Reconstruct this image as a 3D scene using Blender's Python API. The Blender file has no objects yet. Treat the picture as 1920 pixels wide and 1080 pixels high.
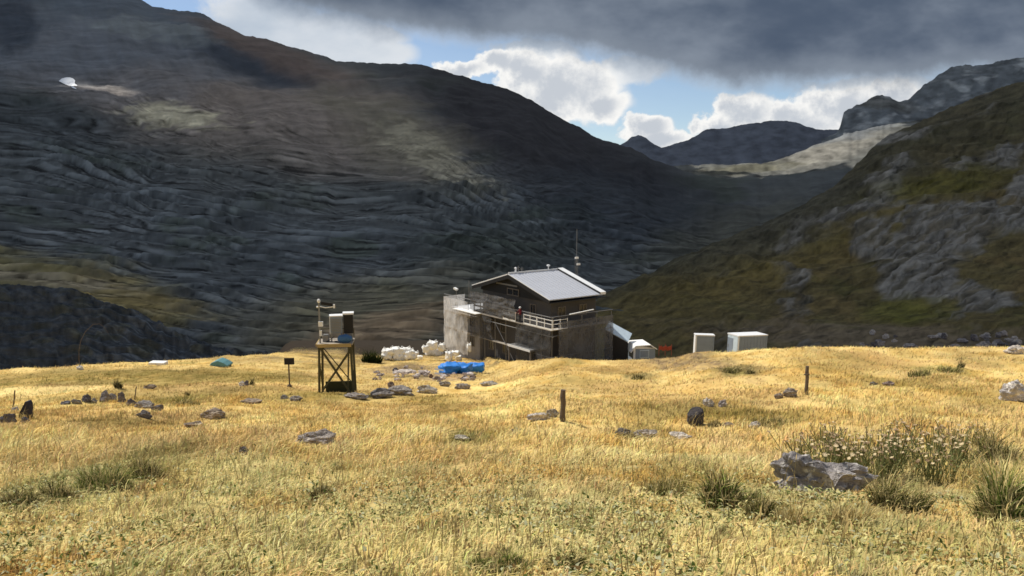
import bpy, bmesh, math, random
import numpy as np
from mathutils import Vector, Matrix, Euler
from mathutils.bvhtree import BVHTree

SC = bpy.context.scene
COL = SC.collection
R = math.radians
rng = np.random.default_rng(7)
random.seed(7)

# ------------------------------------------------------------------ camera
F = 1400.0                       # focal length in pixels of a 1920 wide frame
PITCH = math.atan(190.0 / F)     # looking slightly down into the valley
CP, SP = math.cos(PITCH), math.sin(PITCH)
cam_d = bpy.data.cameras.new("camera")
cam = bpy.data.objects.new("camera", cam_d)
COL.objects.link(cam)
cam_d.sensor_width = 36.0
cam_d.lens = 36.0 * F / 1920.0
cam_d.clip_start = 0.05
cam_d.clip_end = 20000.0
cam.location = (0, 0, 0)
cam.rotation_euler = (R(90) - PITCH, 0, 0)
SC.camera = cam
SC.view_settings.view_transform = 'Standard'
SC.view_settings.look = 'None'
SC.view_settings.exposure = 0
SC.cycles.max_bounces = 6
SC.cycles.transparent_max_bounces = 12
SC.cycles.filter_width = 1.6
SC.cycles.use_denoising = True


def pix(px, py, Y):
    """direction through a photo pixel, carried to forward distance Y"""
    u = (np.asarray(px, float) - 960) / F
    v = -(np.asarray(py, float) - 540) / F
    den = CP + v * SP
    return u * Y / den, Y * (v * CP - SP) / den


def dirv(px, py):
    u = (px - 960) / F
    v = -(py - 540) / F
    return Vector((u, CP + v * SP, v * CP - SP)).normalized()


def srgb(r, g, b):
    def f(c):
        c = c / 255.0
        return c / 12.92 if c <= .04045 else ((c + .055) / 1.055) ** 2.4
    return np.array([f(r), f(g), f(b)])


def smooth(a, b, x):
    t = np.clip((x - a) / (b - a), 0, 1)
    return t * t * (3 - 2 * t)


# ------------------------------------------------------------------ noise
_perm = np.random.default_rng(3).permutation(256)
_perm = np.concatenate([_perm, _perm, _perm])
_gr = np.random.default_rng(4).normal(size=(256, 3))
_gr /= np.linalg.norm(_gr, axis=1)[:, None]


def pn(x, y, z):
    x, y, z = np.broadcast_arrays(np.asarray(x, float), np.asarray(y, float), np.asarray(z, float))
    xi, yi, zi = np.floor(x).astype(int), np.floor(y).astype(int), np.floor(z).astype(int)
    xf, yf, zf = x - xi, y - yi, z - zi
    u, v, w = [t * t * t * (t * (t * 6 - 15) + 10) for t in (xf, yf, zf)]
    xi &= 255
    yi &= 255
    zi &= 255

    def g(i, j, k):
        h = _perm[_perm[_perm[xi + i] + yi + j] + zi + k]
        q = _gr[h]
        return q[..., 0] * (xf - i) + q[..., 1] * (yf - j) + q[..., 2] * (zf - k)

    def lp(a, b, t):
        return a + t * (b - a)
    return 1.6 * lp(lp(lp(g(0, 0, 0), g(1, 0, 0), u), lp(g(0, 1, 0), g(1, 1, 0), u), v),
                    lp(lp(g(0, 0, 1), g(1, 0, 1), u), lp(g(0, 1, 1), g(1, 1, 1), u), v), w)


def fbm(x, y, z=0.0, o=4, gain=.5):
    s, a, f = 0, 1.0, 1.0
    for i in range(o):
        s = s + a * pn(np.asarray(x) * f + 17.3 * i, np.asarray(y) * f + 5.1 * i, np.asarray(z) * f + 3.7 * i)
        a *= gain
        f *= 2.03
    return s


def ridged(x, y, z=0.0, o=4):
    s, a, f = 0, 1.0, 1.0
    for i in range(o):
        s = s + a * (1 - 2.2 * np.abs(pn(np.asarray(x) * f + 9.3 * i, np.asarray(y) * f + 1.1 * i, np.asarray(z) * f + 4.7 * i)))
        a *= .5
        f *= 2.03
    return s * .5


# ------------------------------------------------------------------ node helpers
class NT:
    def __init__(s, tree):
        s.t = tree
        tree.nodes.clear()

    def n(s, kind, **kw):
        x = s.t.nodes.new(kind)
        for k, v in kw.items():
            setattr(x, k, v)
        return x

    def put(s, sock, v):
        if isinstance(v, bpy.types.NodeSocket):
            s.t.links.new(v, sock)
        elif v is not None:
            if sock.type == 'RGBA' and len(v) == 3:
                v = (*v, 1)
            sock.default_value = v

    def m(s, op, a, b=None, c=None, clamp=False):
        x = s.n('ShaderNodeMath', operation=op, use_clamp=clamp)
        s.put(x.inputs[0], a)
        if b is not None:
            s.put(x.inputs[1], b)
        if c is not None:
            s.put(x.inputs[2], c)
        return x.outputs[0]

    def ss(s, val, a, b):
        x = s.n('ShaderNodeMapRange', interpolation_type='SMOOTHSTEP')
        s.put(x.inputs[0], val)
        s.put(x.inputs[1], a)
        s.put(x.inputs[2], b)
        return x.outputs[0]

    def mix(s, f, a, b, mode='MIX'):
        x = s.n('ShaderNodeMix', data_type='RGBA', blend_type=mode)
        s.put(x.inputs[0], f)
        s.put(x.inputs[6], a)
        s.put(x.inputs[7], b)
        return x.outputs[2]

    def noise(s, vec, scale, detail=4, rough=.55, out='Fac', dist=0):
        x = s.n('ShaderNodeTexNoise')
        s.put(x.inputs['Vector'], vec)
        x.inputs['Scale'].default_value = scale
        x.inputs['Detail'].default_value = detail
        x.inputs['Roughness'].default_value = rough
        x.inputs['Distortion'].default_value = dist
        return x.outputs[out]

    def comb(s, x_, y_, z_):
        x = s.n('ShaderNodeCombineXYZ')
        for i, v in enumerate((x_, y_, z_)):
            s.put(x.inputs[i], v)
        return x.outputs[0]


def new_mat(name):
    m = bpy.data.materials.new(name)
    m.use_nodes = True
    return m, NT(m.node_tree)


def simple_mat(name, col, rough=.7, var=.25, scale=3.0, metal=0.0, bump=.0, tint=False, spec=.3, detail=5):
    """colour broken up by two noises, slight bump"""
    m, t = new_mat(name)
    out = t.n('ShaderNodeOutputMaterial')
    b = t.n('ShaderNodeBsdfPrincipled')
    co = t.n('ShaderNodeTexCoord').outputs['Object']
    n1 = t.noise(co, scale, detail, .65)
    n2 = t.noise(co, scale * 7.3, 3, .6)
    f = t.m('ADD', t.m('MULTIPLY', n1, 1.3 * var), t.m('MULTIPLY', n2, .7 * var))
    f = t.m('ADD', f, 1 - var)
    c = t.mix(1.0, tuple(col), t.comb(f, f, f), 'MULTIPLY')
    if tint:
        oi = t.n('ShaderNodeObjectInfo')
        c = t.mix(1.0, c, oi.outputs['Color'], 'MULTIPLY')
    t.put(b.inputs['Base Color'], c)
    b.inputs['Roughness'].default_value = rough
    b.inputs['Metallic'].default_value = metal
    b.inputs['Specular IOR Level'].default_value = spec
    if bump:
        bp = t.n('ShaderNodeBump')
        bp.inputs['Strength'].default_value = bump
        bp.inputs['Distance'].default_value = .05
        t.put(bp.inputs['Height'], t.m('ADD', n1, t.m('MULTIPLY', n2, .4)))
        t.put(b.inputs['Normal'], bp.outputs[0])
    t.put(out.inputs['Surface'], b.outputs[0])
    return m


def terrain_mat(name, s1, s2, var, bump=.6, bdist=1.0, zst=2.0, xst=.55):
    m, t = new_mat(name)
    out = t.n('ShaderNodeOutputMaterial')
    b = t.n('ShaderNodeBsdfPrincipled')
    co = t.n('ShaderNodeTexCoord').outputs['Object']
    mp = t.n('ShaderNodeMapping')
    mp.inputs['Scale'].default_value = (xst, .8, zst)
    t.put(mp.inputs['Vector'], co)
    n1 = t.noise(mp.outputs[0], s1, 6, .65)
    n2 = t.noise(mp.outputs[0], s2, 5, .7)
    at = t.n('ShaderNodeAttribute', attribute_name='Col')
    f = t.m('ADD', t.m('MULTIPLY', n1, var), t.m('MULTIPLY', n2, var))
    f = t.m('ADD', f, 1 - var)
    c = t.mix(1.0, at.outputs['Color'], t.comb(f, f, f), 'MULTIPLY')
    t.put(b.inputs['Base Color'], c)
    b.inputs['Roughness'].default_value = .95
    b.inputs['Specular IOR Level'].default_value = .1
    bp = t.n('ShaderNodeBump')
    bp.inputs['Strength'].default_value = bump
    bp.inputs['Distance'].default_value = bdist
    t.put(bp.inputs['Height'], t.m('ADD', n1, t.m('MULTIPLY', n2, .5)))
    t.put(b.inputs['Normal'], bp.outputs[0])
    t.put(out.inputs['Surface'], b.outputs[0])
    return m


def leaf_mat(name, transl=.35):
    m, t = new_mat(name)
    out = t.n('ShaderNodeOutputMaterial')
    at = t.n('ShaderNodeAttribute', attribute_name='Col')
    co = t.n('ShaderNodeTexCoord').outputs['Object']
    n1 = t.noise(co, 1.3, 3, .6)
    f = t.m('ADD', t.m('MULTIPLY', n1, .5), .75)
    c = t.mix(1.0, at.outputs['Color'], t.comb(f, f, f), 'MULTIPLY')
    d = t.n('ShaderNodeBsdfDiffuse')
    tr = t.n('ShaderNodeBsdfTranslucent')
    # blades scatter light like the turf they belong to: soften their own normals towards the vertical
    va = t.n('ShaderNodeVectorMath', operation='MULTIPLY_ADD')
    t.put(va.inputs[0], t.n('ShaderNodeNewGeometry').outputs['Normal'])
    va.inputs[1].default_value = (.45, .45, .45)
    va.inputs[2].default_value = (0, 0, .75)
    vn = t.n('ShaderNodeVectorMath', operation='NORMALIZE')
    t.put(vn.inputs[0], va.outputs[0])
    t.put(d.inputs['Normal'], vn.outputs[0])
    t.put(d.inputs[0], c)
    t.put(tr.inputs[0], c)
    mx = t.n('ShaderNodeMixShader')
    mx.inputs[0].default_value = transl
    t.put(mx.inputs[1], d.outputs[0])
    t.put(mx.inputs[2], tr.outputs[0])
    t.put(out.inputs['Surface'], mx.outputs[0])
    return m


# ------------------------------------------------------------------ object helpers
def tag(o, label=None, cat=None, group=None, kind=None):
    if label:
        o['label'] = label
    if cat:
        o['category'] = cat
    if group:
        o['group'] = group
    if kind:
        o['kind'] = kind
    return o


def empty(name, loc, rz=0.0, label=None, cat=None, group=None, rot=None):
    o = bpy.data.objects.new(name, None)
    o.empty_display_size = .3
    COL.objects.link(o)
    o.location = loc
    o.rotation_euler = rot if rot else (0, 0, rz)
    return tag(o, label, cat, group)


class MB:
    def __init__(s):
        s.b = bmesh.new()

    def box(s, c, d, rot=None, taper=1.0):
        r = bmesh.ops.create_cube(s.b, size=1.0)
        M = Matrix.Translation(Vector(c)) @ (Euler(rot).to_matrix().to_4x4() if rot else Matrix()) @ Matrix.Diagonal((*d, 1))
        for v in r['verts']:
            if v.co.z > 0 and taper != 1.0:
                v.co.x *= taper
                v.co.y *= taper
            v.co = M @ v.co
        return s

    def b2(s, x0, x1, y0, y1, z0, z1):
        return s.box(((x0 + x1) / 2, (y0 + y1) / 2, (z0 + z1) / 2), (x1 - x0, y1 - y0, z1 - z0))

    def bar(s, p0, p1, w, h=None, r1=None, n=0):
        """square bar (n=0) or round tube between two points"""
        p0, p1 = Vector(p0), Vector(p1)
        d = p1 - p0
        q = Vector((0, 0, 1)).rotation_difference(d.normalized()).to_matrix().to_4x4()
        M = Matrix.Translation((p0 + p1) / 2) @ q
        if n == 0:
            r = bmesh.ops.create_cube(s.b, size=1.0)
            D = Matrix.Diagonal((w, h or w, d.length, 1))
        else:
            r = bmesh.ops.create_cone(s.b, segments=n, radius1=w, radius2=r1 if r1 is not None else w, depth=d.length, cap_ends=True)
            D = Matrix()
        for v in r['verts']:
            v.co = M @ D @ v.co
        return s

    def tube(s, p0, p1, r, r1=None, n=8):
        return s.bar(p0, p1, r, r1=r1, n=n)

    def path(s, pts, r, n=6):
        for a, b in zip(pts[:-1], pts[1:]):
            s.bar(a, b, r, n=n)
        return s

    def face(s, pts):
        s.b.faces.new([s.b.verts.new(p) for p in pts])
        return s

    def ball(s, c, r, sub=2):
        q = bmesh.ops.create_icosphere(s.b, subdivisions=sub, radius=1.0)
        rr = r if hasattr(r, '__len__') else (r, r, r)
        for v in q['verts']:
            v.co = Vector((v.co.x * rr[0], v.co.y * rr[1], v.co.z * rr[2])) + Vector(c)
        return s

    def prism(s, poly, axis, a0, a1):
        """extrude a closed polygon of 2-D points along an axis"""
        def P(q, a):
            return (a, q[0], q[1]) if axis == 'x' else ((q[0], a, q[1]) if axis == 'y' else (q[0], q[1], a))
        A = [s.b.verts.new(P(q, a0)) for q in poly]
        B = [s.b.verts.new(P(q, a1)) for q in poly]
        n = len(poly)
        s.b.faces.new(A)
        s.b.faces.new(B[::-1])
        for i in range(n):
            s.b.faces.new((A[i], B[i], B[(i + 1) % n], A[(i + 1) % n]))
        return s

    def build(s, name, mat, parent=None, bevel=0.0, smooth_=False, loc=None):
        bmesh.ops.recalc_face_normals(s.b, faces=s.b.faces[:])
        if bevel:
            bmesh.ops.bevel(s.b, geom=[e for e in s.b.edges if len(e.link_faces) == 2 and e.calc_face_angle(0) > .5],
                            offset=bevel, segments=2, affect='EDGES', profile=.5)
        me = bpy.data.meshes.new(name)
        s.b.to_mesh(me)
        s.b.free()
        if smooth_:
            me.shade_smooth()
        me.materials.append(mat)
        o = bpy.data.objects.new(name, me)
        COL.objects.link(o)
        if parent:
            o.parent = parent
        if loc is not None:
            o.location = loc
        return o


def np_mesh(name, V, loops, starts, totals, mat, col=None, smooth_=False):
    me = bpy.data.meshes.new(name)
    me.vertices.add(len(V))
    me.vertices.foreach_set('co', np.ascontiguousarray(V, dtype=np.float32).ravel())
    me.loops.add(len(loops))
    me.loops.foreach_set('vertex_index', np.ascontiguousarray(loops, dtype=np.int32))
    me.polygons.add(len(starts))
    me.polygons.foreach_set('loop_start', np.ascontiguousarray(starts, dtype=np.int32))
    me.polygons.foreach_set('loop_total', np.ascontiguousarray(totals, dtype=np.int32))
    if smooth_:
        me.polygons.foreach_set('use_smooth', np.ones(len(starts), dtype=bool))
    me.update(calc_edges=True)
    if col is not None:
        a = me.color_attributes.new('Col', 'FLOAT_COLOR', 'POINT')
        c4 = np.ones((len(V), 4), dtype=np.float32)
        c4[:, :3] = col
        a.data.foreach_set('color', c4.ravel())
    me.materials.append(mat)
    return me


def grid_mesh(name, X, Y, Z, colr, mat):
    nr, nc = X.shape
    V = np.stack([X, Y, Z], -1).reshape(-1, 3)
    i = np.arange(nr * nc).reshape(nr, nc)
    q = np.stack([i[:-1, :-1], i[:-1, 1:], i[1:, 1:], i[1:, :-1]], -1).reshape(-1, 4)
    me = np_mesh(name, V, q.ravel(), np.arange(len(q)) * 4, np.full(len(q), 4), mat, colr.reshape(-1, 3), True)
    o = bpy.data.objects.new(name, me)
    COL.objects.link(o)
    return o, BVHTree.FromPolygons([tuple(v) for v in V.tolist()], q.tolist())

# ------------------------------------------------------------------ the meadow
_prof = [(-8, 1.2), (0, -1.62)] + [(Y, float(pix(960, p, Y)[1])) for Y, p in
         ((4.6, 1090), (6.5, 1000), (9, 925), (12, 872), (18, 820), (28, 778), (42, 735), (60, 699), (80, 677), (100, 664), (130, 655))]
_py = np.linspace(-8, 150, 1200)
_pz = np.interp(_py, [a for a, b in _prof], [b for a, b in _prof])
_k = np.exp(-np.linspace(-2, 2, 41) ** 2)
_k /= _k.sum()
_pz2 = np.convolve(np.pad(_pz, 20, mode='edge'), _k, mode='valid')
_pz = np.where((_py > 6) & (_py < 145), _pz2, _pz)
_brow = [(-700, 55, 714), (0, 55, 697), (100, 55, 691), (200, 57, 685), (300, 60, 680), (400, 65, 673), (500, 74, 666), (560, 84, 662), (650, 96, 665),
         (700, 105, 664), (870, 105, 664), (905, 88, 676), (940, 66, 686), (980, 60, 682), (1050, 56, 679), (1150, 56, 682), (1240, 56, 680), (1300, 52, 670), (1400, 48, 665),
         (1500, 46, 660), (1600, 46, 658), (1700, 46, 662), (1800, 46, 660), (1920, 46, 659), (2600, 46, 640)]
_bp = np.array([b[0] for b in _brow], float)
_bY = np.array([b[1] for b in _brow], float)
_bz = np.array([float(pix(960, b[2], b[1])[1]) for b in _brow])


def G0(x, y):
    x = np.asarray(x, float)
    y = np.asarray(y, float)
    ppx = 960 + F * .97 * x / np.maximum(y, 16)
    yb = np.interp(ppx, _bp, _bY)
    zb = np.interp(ppx, _bp, _bz)
    b = np.interp(y, _py, _pz)
    bb = np.interp(yb, _py, _pz)
    w = smooth(14, 1, 0) * 0 + np.clip((y - 14) / (yb - 14), 0, 1) ** 1.5
    near = b + w * (zb - bb)
    d = np.maximum(y - yb, 0)
    s = np.interp(ppx, [0, 500, 640, 900, 1000, 1300, 2000], [.75, .6, .3, .3, .36, .36, .3])
    fall = zb - s * d * d / (d + 4.0)
    terr = np.where(y > 58, -18.95 - .155 * (y - 80), -99)
    terr = terr - 2.6 * smooth(930, 1040, ppx) * smooth(76, 90, y) - 40 * smooth(560, 300, ppx) - .5 * np.maximum(y - 125, 0)
    out = np.where(y < yb, near, np.maximum(fall, np.minimum(terr, zb)))
    return out


def G(x, y):
    amp = smooth(2, 9, y)
    r = smooth(60, 40, y)
    return G0(x, y) + amp * (.16 * fbm(np.asarray(x) / 3.1, np.asarray(y) / 3.1, 1.0, 3) + r * .20 * fbm(np.asarray(x) / 9., np.asarray(y) / 7., 4.0, 2)
                             + .05 * fbm(np.asarray(x) / .7, np.asarray(y) / .7, 2.0, 2))


def spread(a, b, n, k):
    q = np.linspace(np.arcsinh(a / k), np.arcsinh(b / k), n)
    return np.sinh(q) * k


STRAW = srgb(214, 180, 106) * .84
STRAW2 = srgb(236, 214, 152) * .92
OLIVE = srgb(158, 142, 76) * .62
GREEN = srgb(136, 138, 68) * .72
DARKG = srgb(74, 82, 36) * .5
WEED = srgb(212, 204, 142) * .92
BROWN = srgb(186, 148, 92) * .70


def zone(x, y, px, py, rx, ry):
    """soft blob on the ground, centred where a photo pixel meets it"""
    P = at(px, py)
    sx = P.y / F
    fy = abs(at(px, py - 6).y - at(px, py + 6).y) / 12.0
    q = np.sqrt(((x - P.x) / (rx * sx)) ** 2 + ((y - P.y) / (ry * fy)) ** 2)
    return smooth(1.25, .55, q + .35 * fbm(x / (rx * sx * .5), y / (ry * fy * .5), 7.0, 3))


def ground_look(x, y):
    """returns colour and 'lushness' for points of the meadow"""
    n1 = fbm(x / 6.0, y / 9.0, 3.0, 4)
    n2 = fbm(x / 1.3, y / 1.9, 8.0, 3)
    n3 = fbm(x / .35, y / .35, 5.0, 2)
    c = STRAW[None] + (STRAW2 - STRAW)[None] * np.clip(.5 + .7 * n2 + .3 * n1, 0, 1)[:, None]
    g = np.zeros_like(x)

    def put(col, m):
        nonlocal c
        m = np.clip(m, 0, 1)[:, None]
        c = c * (1 - m) + col[None] * m
    put(BROWN, smooth(.2, .8, n1 + .5 * n2) * .6)
    put(OLIVE, smooth(.25, .8, fbm(x / 7.0, y / 16.0, 41.0, 4) + .25 * n2) * .55 * smooth(12, 24, y))
    for z_, col, a in ZONES:
        m = zone(x, y, *z_) * a * np.clip(.75 + .6 * n3 + .4 * n2, .15, 1)
        put(col, m)
        g = np.maximum(g, m if col is not WEED else m * .4)
    put(OLIVE, smooth(.3, .9, n2 - .4 * n1 + .3 * n3) * .55)
    near = smooth(15, 7, y)
    put(WEED, near * smooth(.0, .5, n1 + n3 * .8 + .4) * .55)
    put(GREEN, near * smooth(.2, .7, n2 + n3 * .8 + .18) * .75)
    put(DARKG, near * smooth(.45, .9, n3 * 1.1 - .4 * n2 + .15) * .7)
    put(BROWN * .8, near * smooth(.35, .8, -n2 + n3 * .8) * .55)
    put(srgb(226, 212, 166) * .84, .26 * smooth(24, 9, y) * np.clip(.7 + n2, 0, 1.5))
    c = c * np.clip(1 + (.22 + .12 * smooth(14, 30, y)) * fbm(x / 4.5, y / 8.0, 31.0, 3) + .12 * n2, .55, 1.35)[:, None]
    return c, g


# first a bare sheet to aim at, then the coloured one
xs = np.concatenate([spread(-140, 150, 520, 12)])
ys = np.concatenate([np.linspace(-6, 3, 10)[:-1], np.geomspace(3, 62, 330)[:-1], np.linspace(62, 150, 90)])
GX, GY = np.meshgrid(xs, ys)
GZ = G(GX.ravel(), GY.ravel()).reshape(GX.shape)
_n = GX.shape
_i = np.arange(_n[0] * _n[1]).reshape(_n)
_q = np.stack([_i[:-1, :-1], _i[:-1, 1:], _i[1:, 1:], _i[1:, :-1]], -1).reshape(-1, 4)
BVH_M = BVHTree.FromPolygons(np.stack([GX, GY, GZ], -1).reshape(-1, 3).tolist(), _q.tolist())
ORIG = Vector((0, 0, 0))


def at(px, py, bvh=None):
    """the point of the ground seen at a photo pixel"""
    h = (bvh or BVH_M).ray_cast(ORIG, dirv(px, py))[0]
    if h is None:
        x, z = pix(px, py, 90.0)
        return Vector((float(x), 90.0, float(z)))
    return h


ZONES = [((420, 905, 360, 75), GREEN, .38), ((470, 930, 330, 70), WEED, .6), ((1500, 1010, 420, 70), GREEN, .45), ((900, 1030, 300, 60), GREEN, .35), ((180, 890, 120, 38), GREEN, .95), ((60, 925, 120, 30), GREEN, .8), ((300, 860, 60, 24), OLIVE, .7),
         ((590, 925, 34, 14), DARKG, .9), ((760, 990, 420, 60), WEED, .5), ((940, 1050, 170, 34), GREEN, .9), ((500, 1000, 200, 40), WEED, .5), ((180, 970, 200, 50), WEED, .6),
         ((1390, 920, 110, 52), GREEN, .85), ((1690, 915, 80, 55), DARKG, .9), ((1550, 935, 120, 20), DARKG, .8), ((1650, 850, 190, 34), OLIVE, .8),
         ((1850, 900, 140, 90), GREEN, .7), ((1700, 1020, 260, 60), GREEN, .6), ((1500, 1000, 150, 60), OLIVE, .5), ((1230, 900, 110, 50), OLIVE, .5),
         ((230, 706, 420, 18), OLIVE, 1.0), ((500, 735, 200, 14), OLIVE, .6), ((700, 755, 160, 8), OLIVE, .4), ((250, 745, 260, 10), OLIVE, .5), ((120, 775, 160, 10), BROWN, .5), ((330, 752, 60, 9), GREEN, .6), ((200, 790, 160, 12), OLIVE, .7), ((430, 700, 200, 10), OLIVE, .6), ((600, 740, 60, 8), OLIVE, .6),
         ((880, 815, 60, 10), GREEN, .8), ((1060, 775, 60, 9), OLIVE, .5), ((1380, 690, 50, 9), GREEN, .8), ((1195, 703, 32, 7), DARKG, .7), ((1760, 693, 60, 10), GREEN, .7),
         ((1720, 715, 80, 8), OLIVE, .6), ((1210, 808, 60, 16), OLIVE, .8), ((1400, 785, 130, 18), OLIVE, .8), ((1700, 770, 100, 20), OLIVE, .5), ((560, 790, 60, 8), OLIVE, .4),
         ((1150, 690, 100, 7), BROWN, .6), ((1000, 700, 100, 7), BROWN, .5), ((1550, 690, 200, 10), BROWN, .35), ((1250, 740, 200, 10), BROWN, .4), ((800, 770, 200, 10), BROWN, .4),
         ((760, 690, 70, 10), srgb(170, 150, 130) * .6, .85), ((830, 706, 80, 9), srgb(190, 168, 150) * .6, .9), ((760, 706, 60, 5), DARKG * .8, .7), ((70, 738, 120, 10), STRAW2, .8),
         ((1260, 672, 60, 6), srgb(150, 130, 112) * .5, .9), ((1180, 672, 40, 5), srgb(150, 130, 112) * .4, .6)]
_gx, _gy = GX.ravel(), GY.ravel()
_c, _ = ground_look(_gx, _gy)
# bare stony soil where the slope falls away to the hut
m_ = smooth(60, 72, _gy) * smooth(.0, .6, fbm(_gx / 4, _gy / 4, 2.2, 4) + .3)
_c = _c * (1 - .6 * m_[:, None]) + (srgb(140, 122, 104) * .45)[None] * .6 * m_[:, None]
m_ = smooth(86, 108, _gy)
_c = _c * (1 - m_[:, None]) + (srgb(88, 76, 62) / .42)[None] * m_[:, None]
MEADOW_MAT = terrain_mat('meadow_soil_and_thatch', 1.6, 9.0, .45, .7, .08, 1.0)
meadow, _ = grid_mesh('meadow', GX, GY, GZ, (_c * np.array([[1.0, .94, .84]]) * .92).reshape(*GX.shape, 3), MEADOW_MAT)
tag(meadow, 'dry golden alpine meadow sloping down to the hut', 'meadow', kind='structure')

# ------------------------------------------------------------------ mountains
KSB = np.array([.48, .51, .68])
KSV = np.array([.44, .465, .56])
KSH = .42      # how much light reaches slopes under the cloud: target colour / KSH = albedo


def tab(lst, x):
    a = np.array(lst, float)
    return np.interp(x, a[:, 0], a[:, 1])


def sheet(name, p0, p1, nc, nr, base, ridge, Yr, disp, colr, mat, label, cat, gam=1.0, backrows=6, rough_ridge=1.0):
    """a slope as rows from its foot to its ridge and down the far side"""
    px = np.linspace(p0, p1, nc)
    t_ = np.linspace(0, 1, nr)[:, None]
    pyr = tab(ridge, px) + rough_ridge * (3.0 * fbm(px / 40, 0, 1.7, 4) + 1.2 * fbm(px / 9, 3, 2, 2))
    yr = tab(Yr, px)
    y0 = tab(base, px) if hasattr(base[0], '__len__') else np.full(nc, base[0])
    py0 = base[1] if not hasattr(base[0], '__len__') else base[-1][2]
    PY = py0 + (pyr[None] - py0) * t_ ** gam
    YY = y0[None] * (yr / y0)[None] ** t_
    PX = np.broadcast_to(px[None], PY.shape)
    X, Z = pix(PX, PY, YY)
    d_z, d_y = disp(PX, PY, YY, X, Z, t_ + 0 * PX)
    fade = smooth(1.0, .90, t_) * .92 + .08
    Z = Z + d_z * fade
    YY = YY + d_y * fade
    C = colr(PX, PY, YY, X, Z, t_ + 0 * PX)
    # far side
    k = np.arange(1, backrows + 1)[:, None] / backrows
    ex, ey, ez = X[-1][None], YY[-1][None], Z[-1][None]
    by = ey * (1 + .22 * k)
    bx = ex * (1 + .22 * k)
    bz = ez - (abs(ez) * .35 + .10 * ey) * k ** 1.6
    X, YY, Z = np.vstack([X, bx]), np.vstack([YY, by]), np.vstack([Z, bz])
    C = np.vstack([C, np.repeat(C[-1:], backrows, 0)])
    o, bvh = grid_mesh(name, X, YY, Z, np.clip(C, .004, .8), mat)
    tag(o, label, cat, kind='structure')
    return o, bvh


def ell(PX, PY, x, y, rx, ry, soft=.5, ang=0.0, wob=.25):
    ca, sa = math.cos(R(ang)), math.sin(R(ang))
    a = (PX - x) * ca + (PY - y) * sa
    b = -(PX - x) * sa + (PY - y) * ca
    q = np.sqrt((a / rx) ** 2 + (b / ry) ** 2) + wob * fbm(PX / (rx * .5), PY / (ry * .5), x * .01, 4)
    return smooth(1 + soft, 1 - soft, q)


def lay(C, col, m):
    return C * (1 - m[..., None]) + np.asarray(col)[None, None] * m[..., None]


RIDGE_L = [(-900, -260), (-400, -130), (-100, -52), (100, -38), (200, -24), (262, -2), (285, 12), (330, 20), (375, 25), (420, 48), (460, 66), (520, 80), (570, 96), (605, 104), (630, 117),
           (700, 119), (760, 119), (800, 124), (850, 139), (900, 151), (950, 166), (1000, 190), (1050, 220), (1090, 242), (1130, 264), (1180, 278), (1220, 296), (1280, 320),
           (1340, 333), (1390, 337), (1450, 331), (1520, 325), (1560, 321), (1620, 312), (1900, 305), (2600, 300)]


def strata(PX, PY, t_, w):
    fold = 3.2 * np.exp(-((PX - 1040) / 190) ** 2 - ((PY - 330) / 110) ** 2)
    return t_ * 44 + 2.2 * w + .40 * fbm(PX / 400, PY / 140, 2.0, 3) + .06 * fbm(PX / 70, PY / 18, 12.0, 2) + .0032 * PX + fold


def disp_left(PX, PY, Y, X, Z, t_):
    k = np.clip(Y / 600, .12, 1.2)
    w = fbm(X / 130, Y / 130, 0, 3)
    big = 11 * k * fbm(X / 170, Y / 200, Z / 90, 3) + 2.0 * k * fbm(X / 40, Y / 34, Z / 16, 3)
    # rock bands: soft steps that follow warped strata
    s = strata(PX, PY, t_, w)
    f_ = s - np.floor(s)
    amp = np.clip(.6 + .8 * fbm(PX / 260, PY / 30, 5.0, 3), 0, 1.3) * smooth(.80, .52, t_) * smooth(.0, .12, t_)
    st = (smooth(0, .22, f_) - f_)
    s2 = s * 2.7 + .5 * fbm(PX / 130, PY / 24, 9.0, 2)
    f2 = s2 - np.floor(s2)
    st2 = smooth(0, .3, f2) - f2
    fine = fbm(PX / 26, PY / 8, 3.0, 4)
    # small cliffs and gullies on the upper face
    gul = ridged(PX / 120 + PY / 300, PY / 260, 6.0, 4) * smooth(.55, .85, t_)
    dz = big + Y * (.0115 * amp * st + .0048 * amp * st2 + .0006 * fine) + 3.5 * k * gul
    return dz, Y * .004 * fbm(PX / 70, PY / 20, 11.0, 3)


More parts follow.
